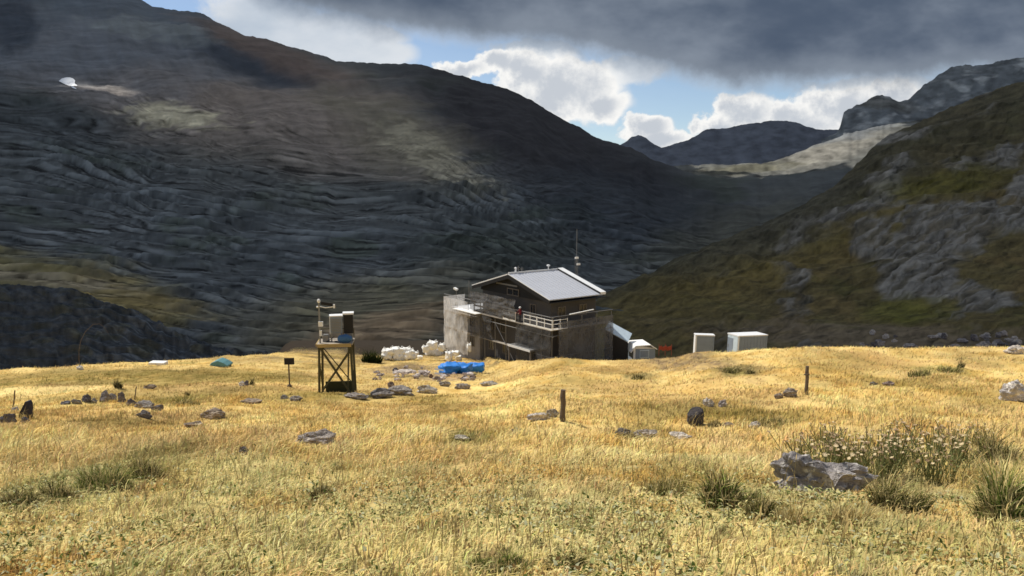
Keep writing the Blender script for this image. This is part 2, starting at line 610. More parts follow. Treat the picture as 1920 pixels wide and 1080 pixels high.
def col_left(PX, PY, Y, X, Z, t_):
    C = np.broadcast_to(srgb(54, 58, 64)[None, None], PX.shape + (3,)).copy()
    w = fbm(X / 130, Y / 130, 0, 3)
    s = strata(PX, PY, t_, w)
    f_ = s - np.floor(s)
    band = smooth(.0, .12, f_) * smooth(.42, .2, f_)
    amp = np.clip(.35 + 1.0 * fbm(PX / 170, PY / 26, 5.0, 3), 0, 1)
    low = smooth(.92, .62, t_)
    C = lay(C, srgb(46, 52, 50), smooth(.1, .7, fbm(PX / 160, PY / 45, 8, 4)) * .7)          # dark turf
    C = lay(C, srgb(92, 86, 86), ell(PX, PY, 410, 180, 430, 110, .35, 14) * .95)                # scree
    C = lay(C, srgb(66, 74, 88), ell(PX, PY, 220, 70, 300, 110, .6) * .8)  # bluish tone paints distance haze onto the upper slope
    C = lay(C, srgb(42, 48, 60), ell(PX, PY, 25, 45, 45, 55, .4) * .9)
    C = lay(C, srgb(40, 46, 58), ell(PX, PY, 470, 110, 150, 34, .5, 18) * .9)
    C = lay(C, srgb(92, 98, 106), ell(PX, PY, 290, 62, 110, 16, .5, 8, .5) * .6)
    C = lay(C, srgb(82, 70, 66), ell(PX, PY, 500, 95, 160, 26, .5, 22) * .6)
    C = lay(C, srgb(34, 34, 40), ell(PX, PY, 1010, 250, 260, 92, .4, 26) * .95)                # shade on the shoulder, painted into the colour
    C = lay(C, srgb(82, 79, 72), ell(PX, PY, 745, 270, 160, 50, .6, 28, .5) * .65)  # patch of sun painted as paler ground, brightest part in the next line
    C = lay(C, srgb(112, 109, 100), ell(PX, PY, 815, 300, 100, 24, .5, 30, .9) * .6)
    C = lay(C, srgb(138, 134, 122), ell(PX, PY, 330, 226, 85, 15, .5, 6, .7) * .85)  # small sun patch put into the scree colour
    C = lay(C, srgb(42, 46, 52), ell(PX, PY, 120, 235, 190, 40, .6, 10) * .8)
    C = lay(C, srgb(52, 54, 56), ell(PX, PY, 560, 330, 300, 60, .6, 10) * .5)
    C = lay(C, srgb(34, 38, 36), ell(PX, PY, 930, 480, 150, 60, .6, 0) * .7)
    C = lay(C, srgb(28, 33, 42), ell(PX, PY, 1180, 400, 190, 80, .6, 10) * .7)
    C = lay(C, srgb(76, 72, 58), ell(PX, PY, 690, 600, 230, 70, .6, -6) * .7)
    C = lay(C, srgb(98, 84, 70), ell(PX, PY, 720, 630, 130, 34, .6, -10) * .8)
    C = lay(C, srgb(86, 80, 52), ell(PX, PY, 100, 525, 250, 42, .6, 12, .5) * .75)  # olive slope, lightened here and below to paint in its sunlight
    C = lay(C, srgb(90, 80, 54), ell(PX, PY, 255, 560, 110, 26, .6, 14, .5) * .75)
    C = lay(C, srgb(98, 92, 82), ell(PX, PY, 70, 520, 150, 13, .6, 8, .6) * .8)
    C = lay(C, srgb(58, 58, 50), ell(PX, PY, 1330, 470, 170, 50, .6, -25) * .5)
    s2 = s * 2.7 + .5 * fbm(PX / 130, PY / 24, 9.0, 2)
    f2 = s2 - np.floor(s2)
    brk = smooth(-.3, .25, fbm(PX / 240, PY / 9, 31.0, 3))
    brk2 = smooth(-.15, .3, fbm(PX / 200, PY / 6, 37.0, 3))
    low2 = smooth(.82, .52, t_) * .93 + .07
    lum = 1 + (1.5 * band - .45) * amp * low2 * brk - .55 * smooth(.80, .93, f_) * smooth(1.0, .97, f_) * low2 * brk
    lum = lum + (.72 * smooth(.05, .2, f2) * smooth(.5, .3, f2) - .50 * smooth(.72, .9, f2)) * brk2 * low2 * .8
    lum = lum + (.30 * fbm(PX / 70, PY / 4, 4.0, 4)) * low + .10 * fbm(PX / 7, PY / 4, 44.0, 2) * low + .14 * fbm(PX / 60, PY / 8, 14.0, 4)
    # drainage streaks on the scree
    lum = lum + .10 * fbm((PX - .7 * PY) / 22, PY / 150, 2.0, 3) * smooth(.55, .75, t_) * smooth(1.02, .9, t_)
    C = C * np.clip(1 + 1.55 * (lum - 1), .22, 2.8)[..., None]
    return C / KSV


MTN_MAT = terrain_mat('mountain_rock_and_turf', .05, .3, .3, .5, .5, 5.0, .3)
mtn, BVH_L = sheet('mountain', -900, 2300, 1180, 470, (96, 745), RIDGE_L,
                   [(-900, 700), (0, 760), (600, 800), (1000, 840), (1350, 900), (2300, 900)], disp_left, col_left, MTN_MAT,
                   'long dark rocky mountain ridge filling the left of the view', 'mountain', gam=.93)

# rocky knoll, lower left


def disp_knoll(PX, PY, Y, X, Z, t_):
    a = 1.4 * ridged(X / 26, Y / 22, Z / 8, 4) * smooth(0, .3, t_)
    s = t_ * 9 + .8 * fbm(PX / 90, PY / 40, 1, 3)
    f_ = s - np.floor(s)
    return a + 1.3 * (smooth(0, .25, f_) - f_) + .5 * ridged(X / 7, Y / 6, Z / 2.0, 4), .6 * ridged(X / 9, Z / 3, 3, 4)


def col_knoll(PX, PY, Y, X, Z, t_):
    C = np.broadcast_to(srgb(46, 48, 54)[None, None], PX.shape + (3,)).copy()
    C = lay(C, srgb(48, 48, 44), smooth(0, .6, fbm(PX / 60, PY / 20, 3, 4)) * .7)
    C = lay(C, srgb(118, 100, 60), ell(PX, PY, 270, 572, 130, 18, .6, 16, .5) * smooth(.78, 1, t_) * .9)
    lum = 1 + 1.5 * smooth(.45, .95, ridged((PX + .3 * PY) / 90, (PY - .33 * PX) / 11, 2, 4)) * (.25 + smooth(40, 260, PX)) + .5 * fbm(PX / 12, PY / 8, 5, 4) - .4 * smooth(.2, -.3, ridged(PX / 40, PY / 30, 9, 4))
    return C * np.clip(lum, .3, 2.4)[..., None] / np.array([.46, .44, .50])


knoll, _ = sheet('rocky_knoll', -800, 760, 520, 170, (98, 800), [(-800, 505), (0, 532), (90, 537), (160, 547), (220, 572), (280, 600), (340, 630), (420, 655), (520, 676), (620, 700), (760, 730)],
                 [(-800, 132), (100, 126), (400, 116), (760, 108)], disp_knoll, col_knoll,
                 terrain_mat('knoll_rock', .25, 1.1, .5, .9, .8, 2.0), 'dark shaded rocky knoll below the left edge of the meadow', 'knoll', rough_ridge=2.0)

# right hillside
RIDGE_R = [(760, 705), (900, 655), (1000, 610), (1080, 578), (1140, 550), (1200, 520), (1250, 494), (1330, 460), (1400, 432), (1500, 388), (1560, 352), (1590, 325), (1608, 305), (1630, 283),
           (1660, 258), (1700, 240), (1760, 212), (1800, 194), (1850, 172), (1900, 156), (1960, 140), (2100, 90), (2600, -60)]


def disp_right(PX, PY, Y, X, Z, t_):
    k = np.clip(Y / 350, .2, 1.2)
    big = 6 * k * ridged(X / 70, Y / 90, Z / 40, 4) * smooth(0, .2, t_)
    out = smooth(-.05, .5, fbm((PX - .9 * PY) / 170, (PY + .35 * PX) / 60, 4.2, 4))
    diag = ridged((PX * .86 - PY * .5) / 70, (PY * .86 + PX * .5) / 15, 7.0, 5)
    return big + Y * .006 * diag * out + .9 * k * fbm(X / 8, Y / 9, Z / 5, 4), Y * .01 * fbm(PX / 40, PY / 22, 3, 4)


def col_right(PX, PY, Y, X, Z, t_):
    C = np.broadcast_to(srgb(68, 62, 44)[None, None], PX.shape + (3,)).copy()
    C = lay(C, srgb(62, 60, 38), smooth(.1, .6, fbm(PX / 110, PY / 40, 1.2, 4)) * .8)
    C = lay(C, srgb(78, 68, 48), smooth(.1, .7, fbm(PX / 90, PY / 60, 6.2, 4)) * .7)
    C = lay(C, srgb(86, 76, 46), ell(PX, PY, 1420, 500, 300, 50, .6, -20) * .7)  # lighter lower slope: ambient light gradient painted in
    C = lay(C, srgb(50, 50, 46), smooth(.55, .95, t_) * .75)  # upper end of the same gradient, painted darker towards the ridge
    C = lay(C, srgb(56, 56, 54), ell(PX, PY, 1500, 420, 210, 40, .6, -22) * .6)
    out = smooth(-.02, .45, fbm((PX - .9 * PY) / 170, (PY + .35 * PX) / 60, 4.2, 4) + .4 * ell(PX, PY, 1800, 470, 160, 120, .6) - .1
                 + .5 * ell(PX, PY, 1700, 410, 90, 40, .6) + .4 * ell(PX, PY, 1690, 555, 80, 40, .6) - .10)
    diag = ridged((PX * .86 - PY * .5) / 70, (PY * .86 + PX * .5) / 15, 7.0, 5)
    rock = out * smooth(1300, 1560, PX + 130 * fbm(PX / 80, PY / 80, 0, 2))
    C = lay(C, srgb(70, 69, 74), rock * .65)
    C = lay(C, srgb(34, 35, 34), rock * smooth(.15, -.35, diag))
    C = lay(C, srgb(104, 104, 112), rock * smooth(.25, .75, diag) * .6)
    C = lay(C, srgb(70, 70, 34), ell(PX, PY, 1700, 590, 80, 26, .6) * .8)
    C = lay(C, srgb(66, 64, 30), ell(PX, PY, 1760, 360, 120, 20, .6, -8) * .7)
    C = lay(C, srgb(84, 76, 70), ell(PX, PY, 1700, 645, 420, 20, .6, 2, .7) * .85)
    C = lay(C, srgb(66, 60, 40), ell(PX, PY, 1230, 600, 110, 60, .6) * .6)
    lum = 1 + .40 * fbm((PX - .3 * PY) / 40, (PY + .3 * PX) / 9, 2, 5) + .30 * fbm((PX - 1.4 * PY) / 34, (PY + .4 * PX) / 7, 12, 3) + .22 * fbm(PX / 7, PY / 4, 18, 3) + .25 * ridged((PX - .5 * PY) / 110, (PY + .36 * PX) / 18, 3.0, 4)
    return C * np.clip((1 + 1.35 * (lum - 1)) * .80, .12, 2.4)[..., None] / KSB


hill, BVH_R = sheet('hillside', 760, 2500, 820, 330, (104, 712), RIDGE_R,
                    [(760, 118), (1000, 150), (1140, 195), (1400, 340), (1600, 520), (1900, 640), (2500, 700)], disp_right, col_right,
                    terrain_mat('hillside_turf_and_outcrop', .09, .5, .5, .9, 1.4, 1.6), 'olive brown hillside with grey outcrops rising on the right', 'hillside', gam=1.0, rough_ridge=1.3)

# far side of the pass
d0 = lambda a, b: (lambda PX, PY, Y, X, Z, t_: (a * ridged(X / b, Y / b, Z / b, 5), 0 * Y))


def cf(base, var, extra=None):  # far colours carry the distance haze as a bluish tone
    def f_(PX, PY, Y, X, Z, t_):
        C = np.broadcast_to(srgb(*base)[None, None], PX.shape + (3,)).copy()
        if extra:
            C = extra(C, PX, PY, t_)
        return C * np.clip(1 + var * fbm(PX / 26, PY / 10, 2, 5), .4, 1.8)[..., None] / np.array([.41, .43, .48])
    return f_


FAR_MAT = terrain_mat('far_mountain_rock', .012, .06, .4, .8, 6, 2)
far_a, _ = sheet('far_mountain', 1080, 1720, 420, 120, (1750, 360), [(1080, 300), (1140, 285), (1172, 267), (1185, 258), (1197, 254), (1212, 259), (1240, 277), (1262, 272), (1290, 263), (1310, 250), (1325, 243),
                 (1360, 240), (1400, 234), (1430, 227), (1450, 225), (1475, 227), (1500, 232), (1515, 238), (1530, 244), (1575, 243), (1640, 250), (1720, 280)], [(1080, 2100), (1720, 2100)],
                 d0(9, 130), cf((58, 63, 74), .35), FAR_MAT, 'distant blue grey flat topped mountain beyond the pass', 'mountain', rough_ridge=.8)


def ex_r(C, PX, PY, t_):
    C = lay(C, srgb(98, 103, 110), smooth(.0, .6, fbm(PX / 50, PY / 16, 3, 5)) * .8)
    C = lay(C, srgb(62, 64, 66), ell(PX, PY, 1650, 195, 60, 14, .5, 8) * .9)
    return C


far_b, _ = sheet('far_peak', 1540, 2500, 480, 150, (1350, 380), [(1540, 262), (1568, 250), (1575, 238), (1582, 212), (1600, 199), (1622, 189), (1640, 181), (1652, 179), (1668, 183), (1686, 192), (1702, 187), (1716, 174), (1732, 160),
                 (1760, 140), (1785, 126), (1800, 121), (1815, 119), (1825, 123), (1860, 117), (1900, 109), (1960, 98), (2100, 60), (2500, -60)], [(1540, 1700), (2500, 1700)],
                 d0(10, 110), cf((62, 67, 74), .5, ex_r), FAR_MAT, 'pale grey craggy peaks at the upper right behind the hillside', 'mountain', rough_ridge=1.2)


def ex_v(C, PX, PY, t_):
    C = lay(C, srgb(78, 78, 77), ell(PX, PY, 1560, 280, 90, 24, .6, -18) * .8)
    C = lay(C, srgb(54, 54, 46), ell(PX, PY, 1400, 318, 90, 9, .6, -6, .5) * .7)
    C = lay(C, srgb(64, 68, 74), ell(PX, PY, 1560, 255, 120, 14, .6, -10, .5) * .9)
    return C


far_v, BVH_V = sheet('far_valley', 1120, 2100, 420, 130, (960, 372), [(1120, 340), (1200, 322), (1290, 309), (1340, 308), (1380, 309), (1440, 304), (1480, 293), (1520, 276), (1560, 262), (1590, 250), (1620, 242), (1650, 237),
                     (1700, 228), (2100, 170)], [(1120, 1500), (2100, 1320)], d0(4, 60), cf((56, 58, 59), .6, ex_v), terrain_mat('far_valley_turf', .03, .12, .4, .8, 2.5, 2),
                     'sunlit pale valley floor seen through the pass', 'valley', rough_ridge=.8)

# ------------------------------------------------------------------ cloud sheet added high overhead, out of view, to shade the slopes
H_CL = 900.0


def shade_xy(P):
    k = (H_CL - P[2]) / SUN_[2]
    return P[0] + SUN_[0] * k, P[1] + SUN_[1] * k


SUN_ = Vector((-.52, .33, .79)).normalized()
_off = shade_xy((0, 0, -15))
cx = np.linspace(-2600, 1700, 300) + 0
cy = np.linspace(60, 2700, 230) + _off[1]
CX, CY = np.meshgrid(cx, cy)
CZ = H_CL + 60 * ridged(CX / 330, CY / 330, 1, 5)
keep = np.ones(CX.shape, bool)
wob = 1 + .35 * fbm(CX / 60, CY / 60, 3, 4)
SUNNY = []


def sunny(px, py, bvh, rx, ry):
    P = at(px, py, bvh)
    a, b = shade_xy(P)
    global keep
    keep &= ~(np.sqrt(((CX - a) / rx) ** 2 + ((CY - b) / ry) ** 2) < wob)


edge = _off[1] + 112 + 10 * fbm(CX / 40, 0, 5, 3)
keep &= CY > edge
sunny(130, 153, BVH_L, 13, 7)  # hole cut in the cloud sheet so sun brightens the snow
sunny(1470, 296, BVH_V, 190, 240)  # hole cut so sun reaches the far valley
ii = np.arange(CX.size).reshape(CX.shape)
qq = np.stack([ii[:-1, :-1], ii[:-1, 1:], ii[1:, 1:], ii[1:, :-1]], -1)
qk = (keep[:-1, :-1] & keep[1:, 1:] & keep[:-1, 1:] & keep[1:, :-1])
qq = qq[qk]
cm, t = new_mat('shade_cloud')
o_ = t.n('ShaderNodeOutputMaterial')
d_ = t.n('ShaderNodeBsdfDiffuse')
d_.inputs[0].default_value = (.75, .77, .8, 1)
tr_ = t.n('ShaderNodeBsdfTranslucent')
tr_.inputs[0].default_value = (.55, .6, .68, 1)
mx_ = t.n('ShaderNodeMixShader')
mx_.inputs[0].default_value = .45
t.put(mx_.inputs[1], d_.outputs[0])
t.put(mx_.inputs[2], tr_.outputs[0])
t.put(o_.inputs['Surface'], mx_.outputs[0])
cme = np_mesh('cloud', np.stack([CX, CY, CZ], -1).reshape(-1, 3), qq.reshape(-1), np.arange(len(qq)) * 4, np.full(len(qq), 4), cm, None, True)
cloud = bpy.data.objects.new('cloud', cme)
COL.objects.link(cloud)
tag(cloud, 'grey cloud sheet added out of view above the mountains to shade them', 'cloud', kind='structure')
# ------------------------------------------------------------------ light
SUN = Vector((-.52, .33, .79)).normalized()          # towards the sun: left, a little beyond the hut
sun_d = bpy.data.lights.new("sun", 'SUN')
sun = bpy.data.objects.new("sun", sun_d)
COL.objects.link(sun)
sun_d.energy = 5.0
sun_d.angle = R(.5)
sun_d.color = (1.0, .94, .84)
sun.rotation_euler = SUN.to_track_quat('Z', 'Y').to_euler()
sun.location = SUN * 50

W = bpy.data.worlds.new("World")
SC.world = W
W.use_nodes = True
t = NT(W.node_tree)
sky = t.n('ShaderNodeTexSky', sky_type='NISHITA')
sky.sun_disc = False
sky.sun_elevation = math.asin(SUN.z)
sky.sun_rotation = math.atan2(SUN.x, SUN.y)
sky.altitude = 2000
sky.air_density = 1.0
sky.dust_density = .3
bg1 = t.n('ShaderNodeBackground')
t.put(bg1.inputs[0], sky.outputs[0])
bg1.inputs[1].default_value = .115
gen = t.n('ShaderNodeTexCoord').outputs['Generated']
sp = t.n('ShaderNodeSeparateXYZ')
t.put(sp.inputs[0], gen)
dx, dy, dz = sp.outputs
yy = t.m('MAXIMUM', dy, .08)
U = t.m('DIVIDE', dx, yy)
V_ = t.m('DIVIDE', dz, yy)


def uv(px, py):
    u, v = (px - 960) / F, -(py - 540) / F
    den = CP + v * SP
    return u / den, (v * CP - SP) / den


uvv = t.comb(U, V_, 0.0)
uvst = t.comb(t.m('MULTIPLY', U, .55), V_, .3)
nz = t.n('ShaderNodeTexNoise')
t.put(nz.inputs['Vector'], uvv)
nz.inputs['Scale'].default_value = 15
nz.inputs['Detail'].default_value = 7
nz.inputs['Roughness'].default_value = .6
spn = t.n('ShaderNodeSeparateColor')
t.put(spn.inputs[0], nz.outputs['Color'])
wx = t.m('MULTIPLY', t.m('SUBTRACT', spn.outputs[0], .5), .07)
wy = t.m('MULTIPLY', t.m('SUBTRACT', spn.outputs[1], .5), .055)
U2 = t.m('ADD', U, wx)
V2 = t.m('ADD', V_, wy)


def blobs(lst):
    acc = None
    for (px, py, rx, ry) in lst:
        u0, v0 = uv(px, py)
        a = t.m('DIVIDE', t.m('SUBTRACT', U2, u0), rx / F)
        b = t.m('DIVIDE', t.m('SUBTRACT', V2, v0), ry / F)
        d = t.m('SUBTRACT', 1.0, t.m('SQRT', t.m('ADD', t.m('MULTIPLY', a, a), t.m('MULTIPLY', b, b))))
        acc = d if acc is None else t.m('MAXIMUM', acc, d)
    return acc


cum = blobs([(1055, 168, 125, 72), (985, 135, 66, 48), (1130, 195, 66, 38), (935, 122, 50, 26), (868, 130, 60, 20), (1215, 245, 56, 30),
             (1345, 245, 45, 34), (1400, 215, 70, 52), (1500, 230, 110, 45), (1590, 200, 110, 45), (1670, 190, 70, 40), (1245, 265, 70, 20)])
ncl = t.noise(uvv, 30, 6, .65)
cum_m = t.ss(t.m('ADD', cum, t.m('MULTIPLY', t.m('SUBTRACT', ncl, .5), .6)), -.10, .20)
pale = blobs([(620, 70, 150, 62), (715, 95, 75, 42), (500, 30, 150, 75), (690, 60, 90, 30), (1010, 90, 110, 34), (1180, 130, 120, 34), (1640, 160, 160, 30)])
pale_m = t.ss(t.m('ADD', pale, t.m('MULTIPLY', t.m('SUBTRACT', ncl, .5), .8)), -.15, .45)
fc = t.n('ShaderNodeFloatCurve')
cv = fc.mapping.curves[0]
bnd = [(300, -120), (430, -50), (480, -3), (560, 25), (640, 48), (700, 60), (770, 62), (850, 78), (940, 82), (1000, 84), (1080, 96), (1160, 118),
       (1260, 148), (1340, 163), (1450, 162), (1560, 158), (1700, 162), (1800, 140), (1920, 150), (2200, 150)]
u_a, u_b = -.6, 1.0
pts = [((uv(p, q)[0] - u_a) / (u_b - u_a), uv(p, q)[1] * 2) for p, q in bnd]
cv.points[0].location = (0, .9)
cv.points[1].location = (1, pts[-1][1])
for a in pts:
    cv.points.new(*a)
fc.mapping.update()
t.put(fc.inputs[1], t.m('DIVIDE', t.m('SUBTRACT', U, u_a), u_b - u_a, clamp=True))
vb = t.m('DIVIDE', fc.outputs[0], 2.0)
dv = t.m('SUBTRACT', t.m('ADD', V_, t.m('MULTIPLY', wy, .55)), vb)
str_m = t.ss(t.m('ADD', dv, t.m('MULTIPLY', t.m('SUBTRACT', ncl, .5), .02)), -.018, .024)
nb = t.noise(uvst, 7, 5, .55)
nb2 = t.noise(uvst, 22, 4, .55)
# cumulus: bright tops, a little grey towards the base
ccol = t.mix(t.ss(t.m('ADD', cum, t.m('MULTIPLY', t.m('SUBTRACT', ncl, .5), 1.5)), .05, .8), tuple(srgb(252, 251, 248)), tuple(srgb(198, 204, 212)))
pcol = t.mix(t.ss(nb, .35, .65), tuple(srgb(184, 195, 207)), tuple(srgb(226, 229, 232)))
scol = t.mix(t.ss(t.m('ADD', nb, t.m('MULTIPLY', nb2, .25)), .42, .85), tuple(srgb(80, 93, 112)), tuple(srgb(140, 150, 164)))
scol = t.mix(t.ss(dv, .0, .05), tuple(srgb(134, 144, 157)), scol)
# the rest of the sky: broken grey cloud
ng = t.noise(gen, 2.2, 5, .55)
gm = t.ss(ng, .42, .62)
gcol = t.mix(ng, tuple(srgb(120, 128, 140)), tuple(srgb(215, 218, 222)))
front = t.ss(dy, .12, .3)
mask = t.m('MAXIMUM', t.m('MAXIMUM', cum_m, t.m('MULTIPLY', pale_m, .9)), str_m)
c = t.mix(cum_m, pcol, ccol)
c = t.mix(str_m, c, scol)
c = t.mix(front, gcol, c)
mask = t.m('ADD', t.m('MULTIPLY', mask, front), t.m('MULTIPLY', gm, t.m('SUBTRACT', 1.0, front)), clamp=True)
# thin milky haze over the blue
mask = t.m('MAXIMUM', mask, .12)
bg2 = t.n('ShaderNodeBackground')
t.put(bg2.inputs[0], c)
mx = t.n('ShaderNodeMixShader')
t.put(mx.inputs[0], mask)
t.put(mx.inputs[1], bg1.outputs[0])
t.put(mx.inputs[2], bg2.outputs[0])
wo = t.n('ShaderNodeOutputWorld')
t.put(wo.inputs[0], mx.outputs[0])

# ====================================================================== THINGS
LEAF = leaf_mat('grass_blade', .25)
LEAF2 = leaf_mat('herb_leaf', .2)


def blade_set(P, h, w, lean, yaw, c0, c1, name, mat, seg=2, bend=.5):
    """P n,3 ; lean n,2 tip offset ; one narrow curved leaf each"""
    n = len(P)
    side = np.stack([np.cos(yaw), np.sin(yaw), 0 * yaw], 1) * (w / 2)[:, None]
    up = np.zeros((n, 3))
    up[:, 2] = h
    tip = P + up
    tip[:, :2] += lean
    tip[:, 2] -= .35 * np.hypot(lean[:, 0], lean[:, 1])
    if seg == 1:
        V = np.stack([P - side, P + side, tip], 1).reshape(-1, 3)
        C = np.stack([c0, c0, c1], 1).reshape(-1, 3)
        k = np.arange(n) * 3
        L = np.stack([k, k + 1, k + 2], 1)
        return V, C, L.ravel(), np.full(n, 3)
    mid = P + up * .55
    mid[:, :2] += lean * .33
    s2 = side * .8
    V = np.stack([P - side, P + side, mid + s2, mid - s2, tip], 1).reshape(-1, 3)
    cm_ = (c0 + c1) / 2
    C = np.stack([c0, c0, cm_, cm_, c1], 1).reshape(-1, 3)
    k = np.arange(n)[:, None] * 5
    L = np.concatenate([k + np.array([0, 1, 2, 3]), k + np.array([3, 2, 4])], 1)
    return V, C, L.ravel(), np.tile([4, 3], n)


def put_blades(name, sets, mat, parent=None):
    V, C, L, T, off = [], [], [], [], 0
    for v, c, l, tt in sets:
        V.append(v)
        C.append(c)
        L.append(l + off)
        T.append(tt)
        off += len(v)
    V, C, L, T = map(np.concatenate, (V, C, L, T))
    S = np.concatenate([[0], np.cumsum(T)[:-1]])
    me = np_mesh(name, V, L, S, T, mat, np.clip(C, 0.003, .9))
    o = bpy.data.objects.new(name, me)
    COL.objects.link(o)
    if parent:
        o.parent = parent
    return o


def scatter(n, y0, y1, power):
    """ground points: density falls with distance"""
    u = rng.random(n)
    a = 1 - power + 1
    y = (y0 ** a + u * (y1 ** a - y0 ** a)) ** (1 / a)
    x = (rng.random(n) * 2 - 1) * (.74 * y + 4.5)
    return x, y


CLEAR = []


def clear(x, y):
    """grass is short just in front of stones"""
    f_ = np.ones_like(x)
    for (cx_, cy_, rx_, ry_) in CLEAR:
        near = np.abs(y - cy_) < ry_ * 2.2
        q = np.full_like(x, 9.0)
        q[near] = np.sqrt(((x[near] - cx_) / rx_) ** 2 + ((y[near] - cy_) / ry_) ** 2)
        f_ = np.minimum(f_, .42 + .58 * smooth(.9, 1.7, q))
    return f_


def field(n, y0, y1, power, hmul, w, seg, wind=(.35, .05), keep=None, whiten=0.0):
    x, y = scatter(n, y0, y1, power)
    # clumping
    cl = fbm(x / .9, y / 1.3, 6.0, 3)
    k = rng.random(n) < np.clip(.72 + .7 * cl, .12, 1)
    if keep is not None:
        k &= keep(x, y)
    x, y, cl = x[k], y[k], cl[k]
    n = len(x)
    z = G(x, y) - .01
    c, g = ground_look(x, y)
    tall = .30 + .16 * fbm(x / 5, y / 6, 9.0, 3)
    tall = np.where(y < 13, tall * (.42 + .38 * smooth(7, 13, y)), tall * (.80 - .25 * smooth(13, 22, y)))
    tall = tall * clear(x, y)
    tall = tall * (1 - .25 * g)
    h = np.clip(tall, .06, .6) * (.55 + .8 * rng.random(n)) * hmul * (1 + .35 * cl)
    a = rng.random(n) * 2 * np.pi
    r_ = h * (.25 + .6 * rng.random(n))
    lean = np.stack([r_ * np.cos(a) + wind[0] * h, r_ * np.sin(a) + wind[1] * h], 1)
    jit = (.82 + .36 * rng.random((n, 1))) * (1 + .07 * rng.normal(size=(n, 3)))
    c = c * jit
    c = c * np.array([[1.30, 1.25, 1.2]])
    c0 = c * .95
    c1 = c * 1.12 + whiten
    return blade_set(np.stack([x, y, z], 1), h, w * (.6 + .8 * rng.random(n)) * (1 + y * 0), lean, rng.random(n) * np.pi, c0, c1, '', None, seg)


# ---------------------------------------------------------------- rocks
ROCK_MAT, t = new_mat('lichened_rock')
rk_out = t.n('ShaderNodeOutputMaterial')
rk_bsdf = t.n('ShaderNodeBsdfPrincipled')
rk_co = t.n('ShaderNodeTexCoord').outputs['Object']
rk_n1, rk_n2, rk_n3 = t.noise(rk_co, 2.2, 8, .7), t.noise(rk_co, 9.0, 6, .7), t.noise(rk_co, 26.0, 4, .7)
rk_col = t.mix(t.ss(rk_n1, .35, .65), (.20, .19, .19), (.40, .375, .35))
rk_col = t.mix(t.ss(rk_n2, .54, .64), rk_col, (.60, .58, .52))
rk_col = t.mix(t.ss(rk_n3, .58, .66), rk_col, (.07, .068, .065))
rk_col = t.mix(1.0, rk_col, t.n('ShaderNodeObjectInfo').outputs['Color'], 'MULTIPLY')
t.put(rk_bsdf.inputs['Base Color'], rk_col)
rk_bsdf.inputs['Roughness'].default_value = .95
rk_bsdf.inputs['Specular IOR Level'].default_value = .1
rk_bump = t.n('ShaderNodeBump')
rk_bump.inputs['Strength'].default_value = .9
rk_bump.inputs['Distance'].default_value = .06
t.put(rk_bump.inputs['Height'], t.m('ADD', rk_n2, t.m('MULTIPLY', rk_n3, .5)))
t.put(rk_bsdf.inputs['Normal'], rk_bump.outputs[0])
t.put(rk_out.inputs['Surface'], rk_bsdf.outputs[0])


def rock(px, py, wpx, hpx, label, tint=(1, 1, 1), depth=None, cat='rock', bvh=None, seed=None, name='rock', rz=None, sink=.45, sharp=.8, group=None, P=None):
    P = P or at(px, py, bvh)
    m = P.y / F
    w, h = wpx * m, hpx * m / .93
    d = depth if depth else max(.55 * w, h)
    d = min(d, 1.6 * w)
    sd = seed if seed is not None else int(px * 7 + py * 3) % 1000
    rr = np.random.default_rng(sd)
    b = bmesh.new()
    bmesh.ops.create_icosphere(b, subdivisions=5 if wpx > 90 else 4, radius=1.0)
    V = np.array([v.co[:] for v in b.verts])
    for i in range(11):                                        # split faces
        nrm = rr.normal(size=3)
        nrm /= np.linalg.norm(nrm)
        lim = .62 + .3 * rr.random()
        ex = np.maximum(V @ nrm - lim, 0)
        V = V - ex[:, None] * nrm[None] * .92
    o_ = sd * 1.37
    V = V * (1 + sharp * (.42 * fbm(V[:, 0] * 1.3 + o_, V[:, 1] * 1.3, V[:, 2] * 2.0, 3) + .20 * ridged(V[:, 0] * 2.6 + o_, V[:, 1] * 2.6, V[:, 2] * 5, 3)))[:, None]
    V[:, 2] += sharp * .12 * np.abs(pn(V[:, 0] * 4 + o_, V[:, 1] * 4, 0)) * (V[:, 2] > 0)
    V = V / np.abs(V).max(0)[None]
    V = V * np.array([w / 2, d / 2, h * (1 + sink) / 2])[None]
    for v, q in zip(b.verts, V):
        v.co = q
    me = bpy.data.meshes.new(name)
    b.to_mesh(me)
    b.free()
    me.shade_flat()
    me.materials.append(ROCK_MAT)
    o = bpy.data.objects.new(name, me)
    COL.objects.link(o)
    o.location = (P.x, P.y + .3 * d, P.z + h * (1 - sink) / 2)
    if P.y < 90:
        CLEAR.append((P.x, P.y - .35 - .012 * P.y, .55 * w, .5 * d + .35 + .02 * P.y))
    o.rotation_euler = (0, 0, rz if rz is not None else (rr.random() - .5) * .5)
    o.color = (*[1.15 * c_ for c_ in tint], 1)
    return tag(o, label, cat, group)


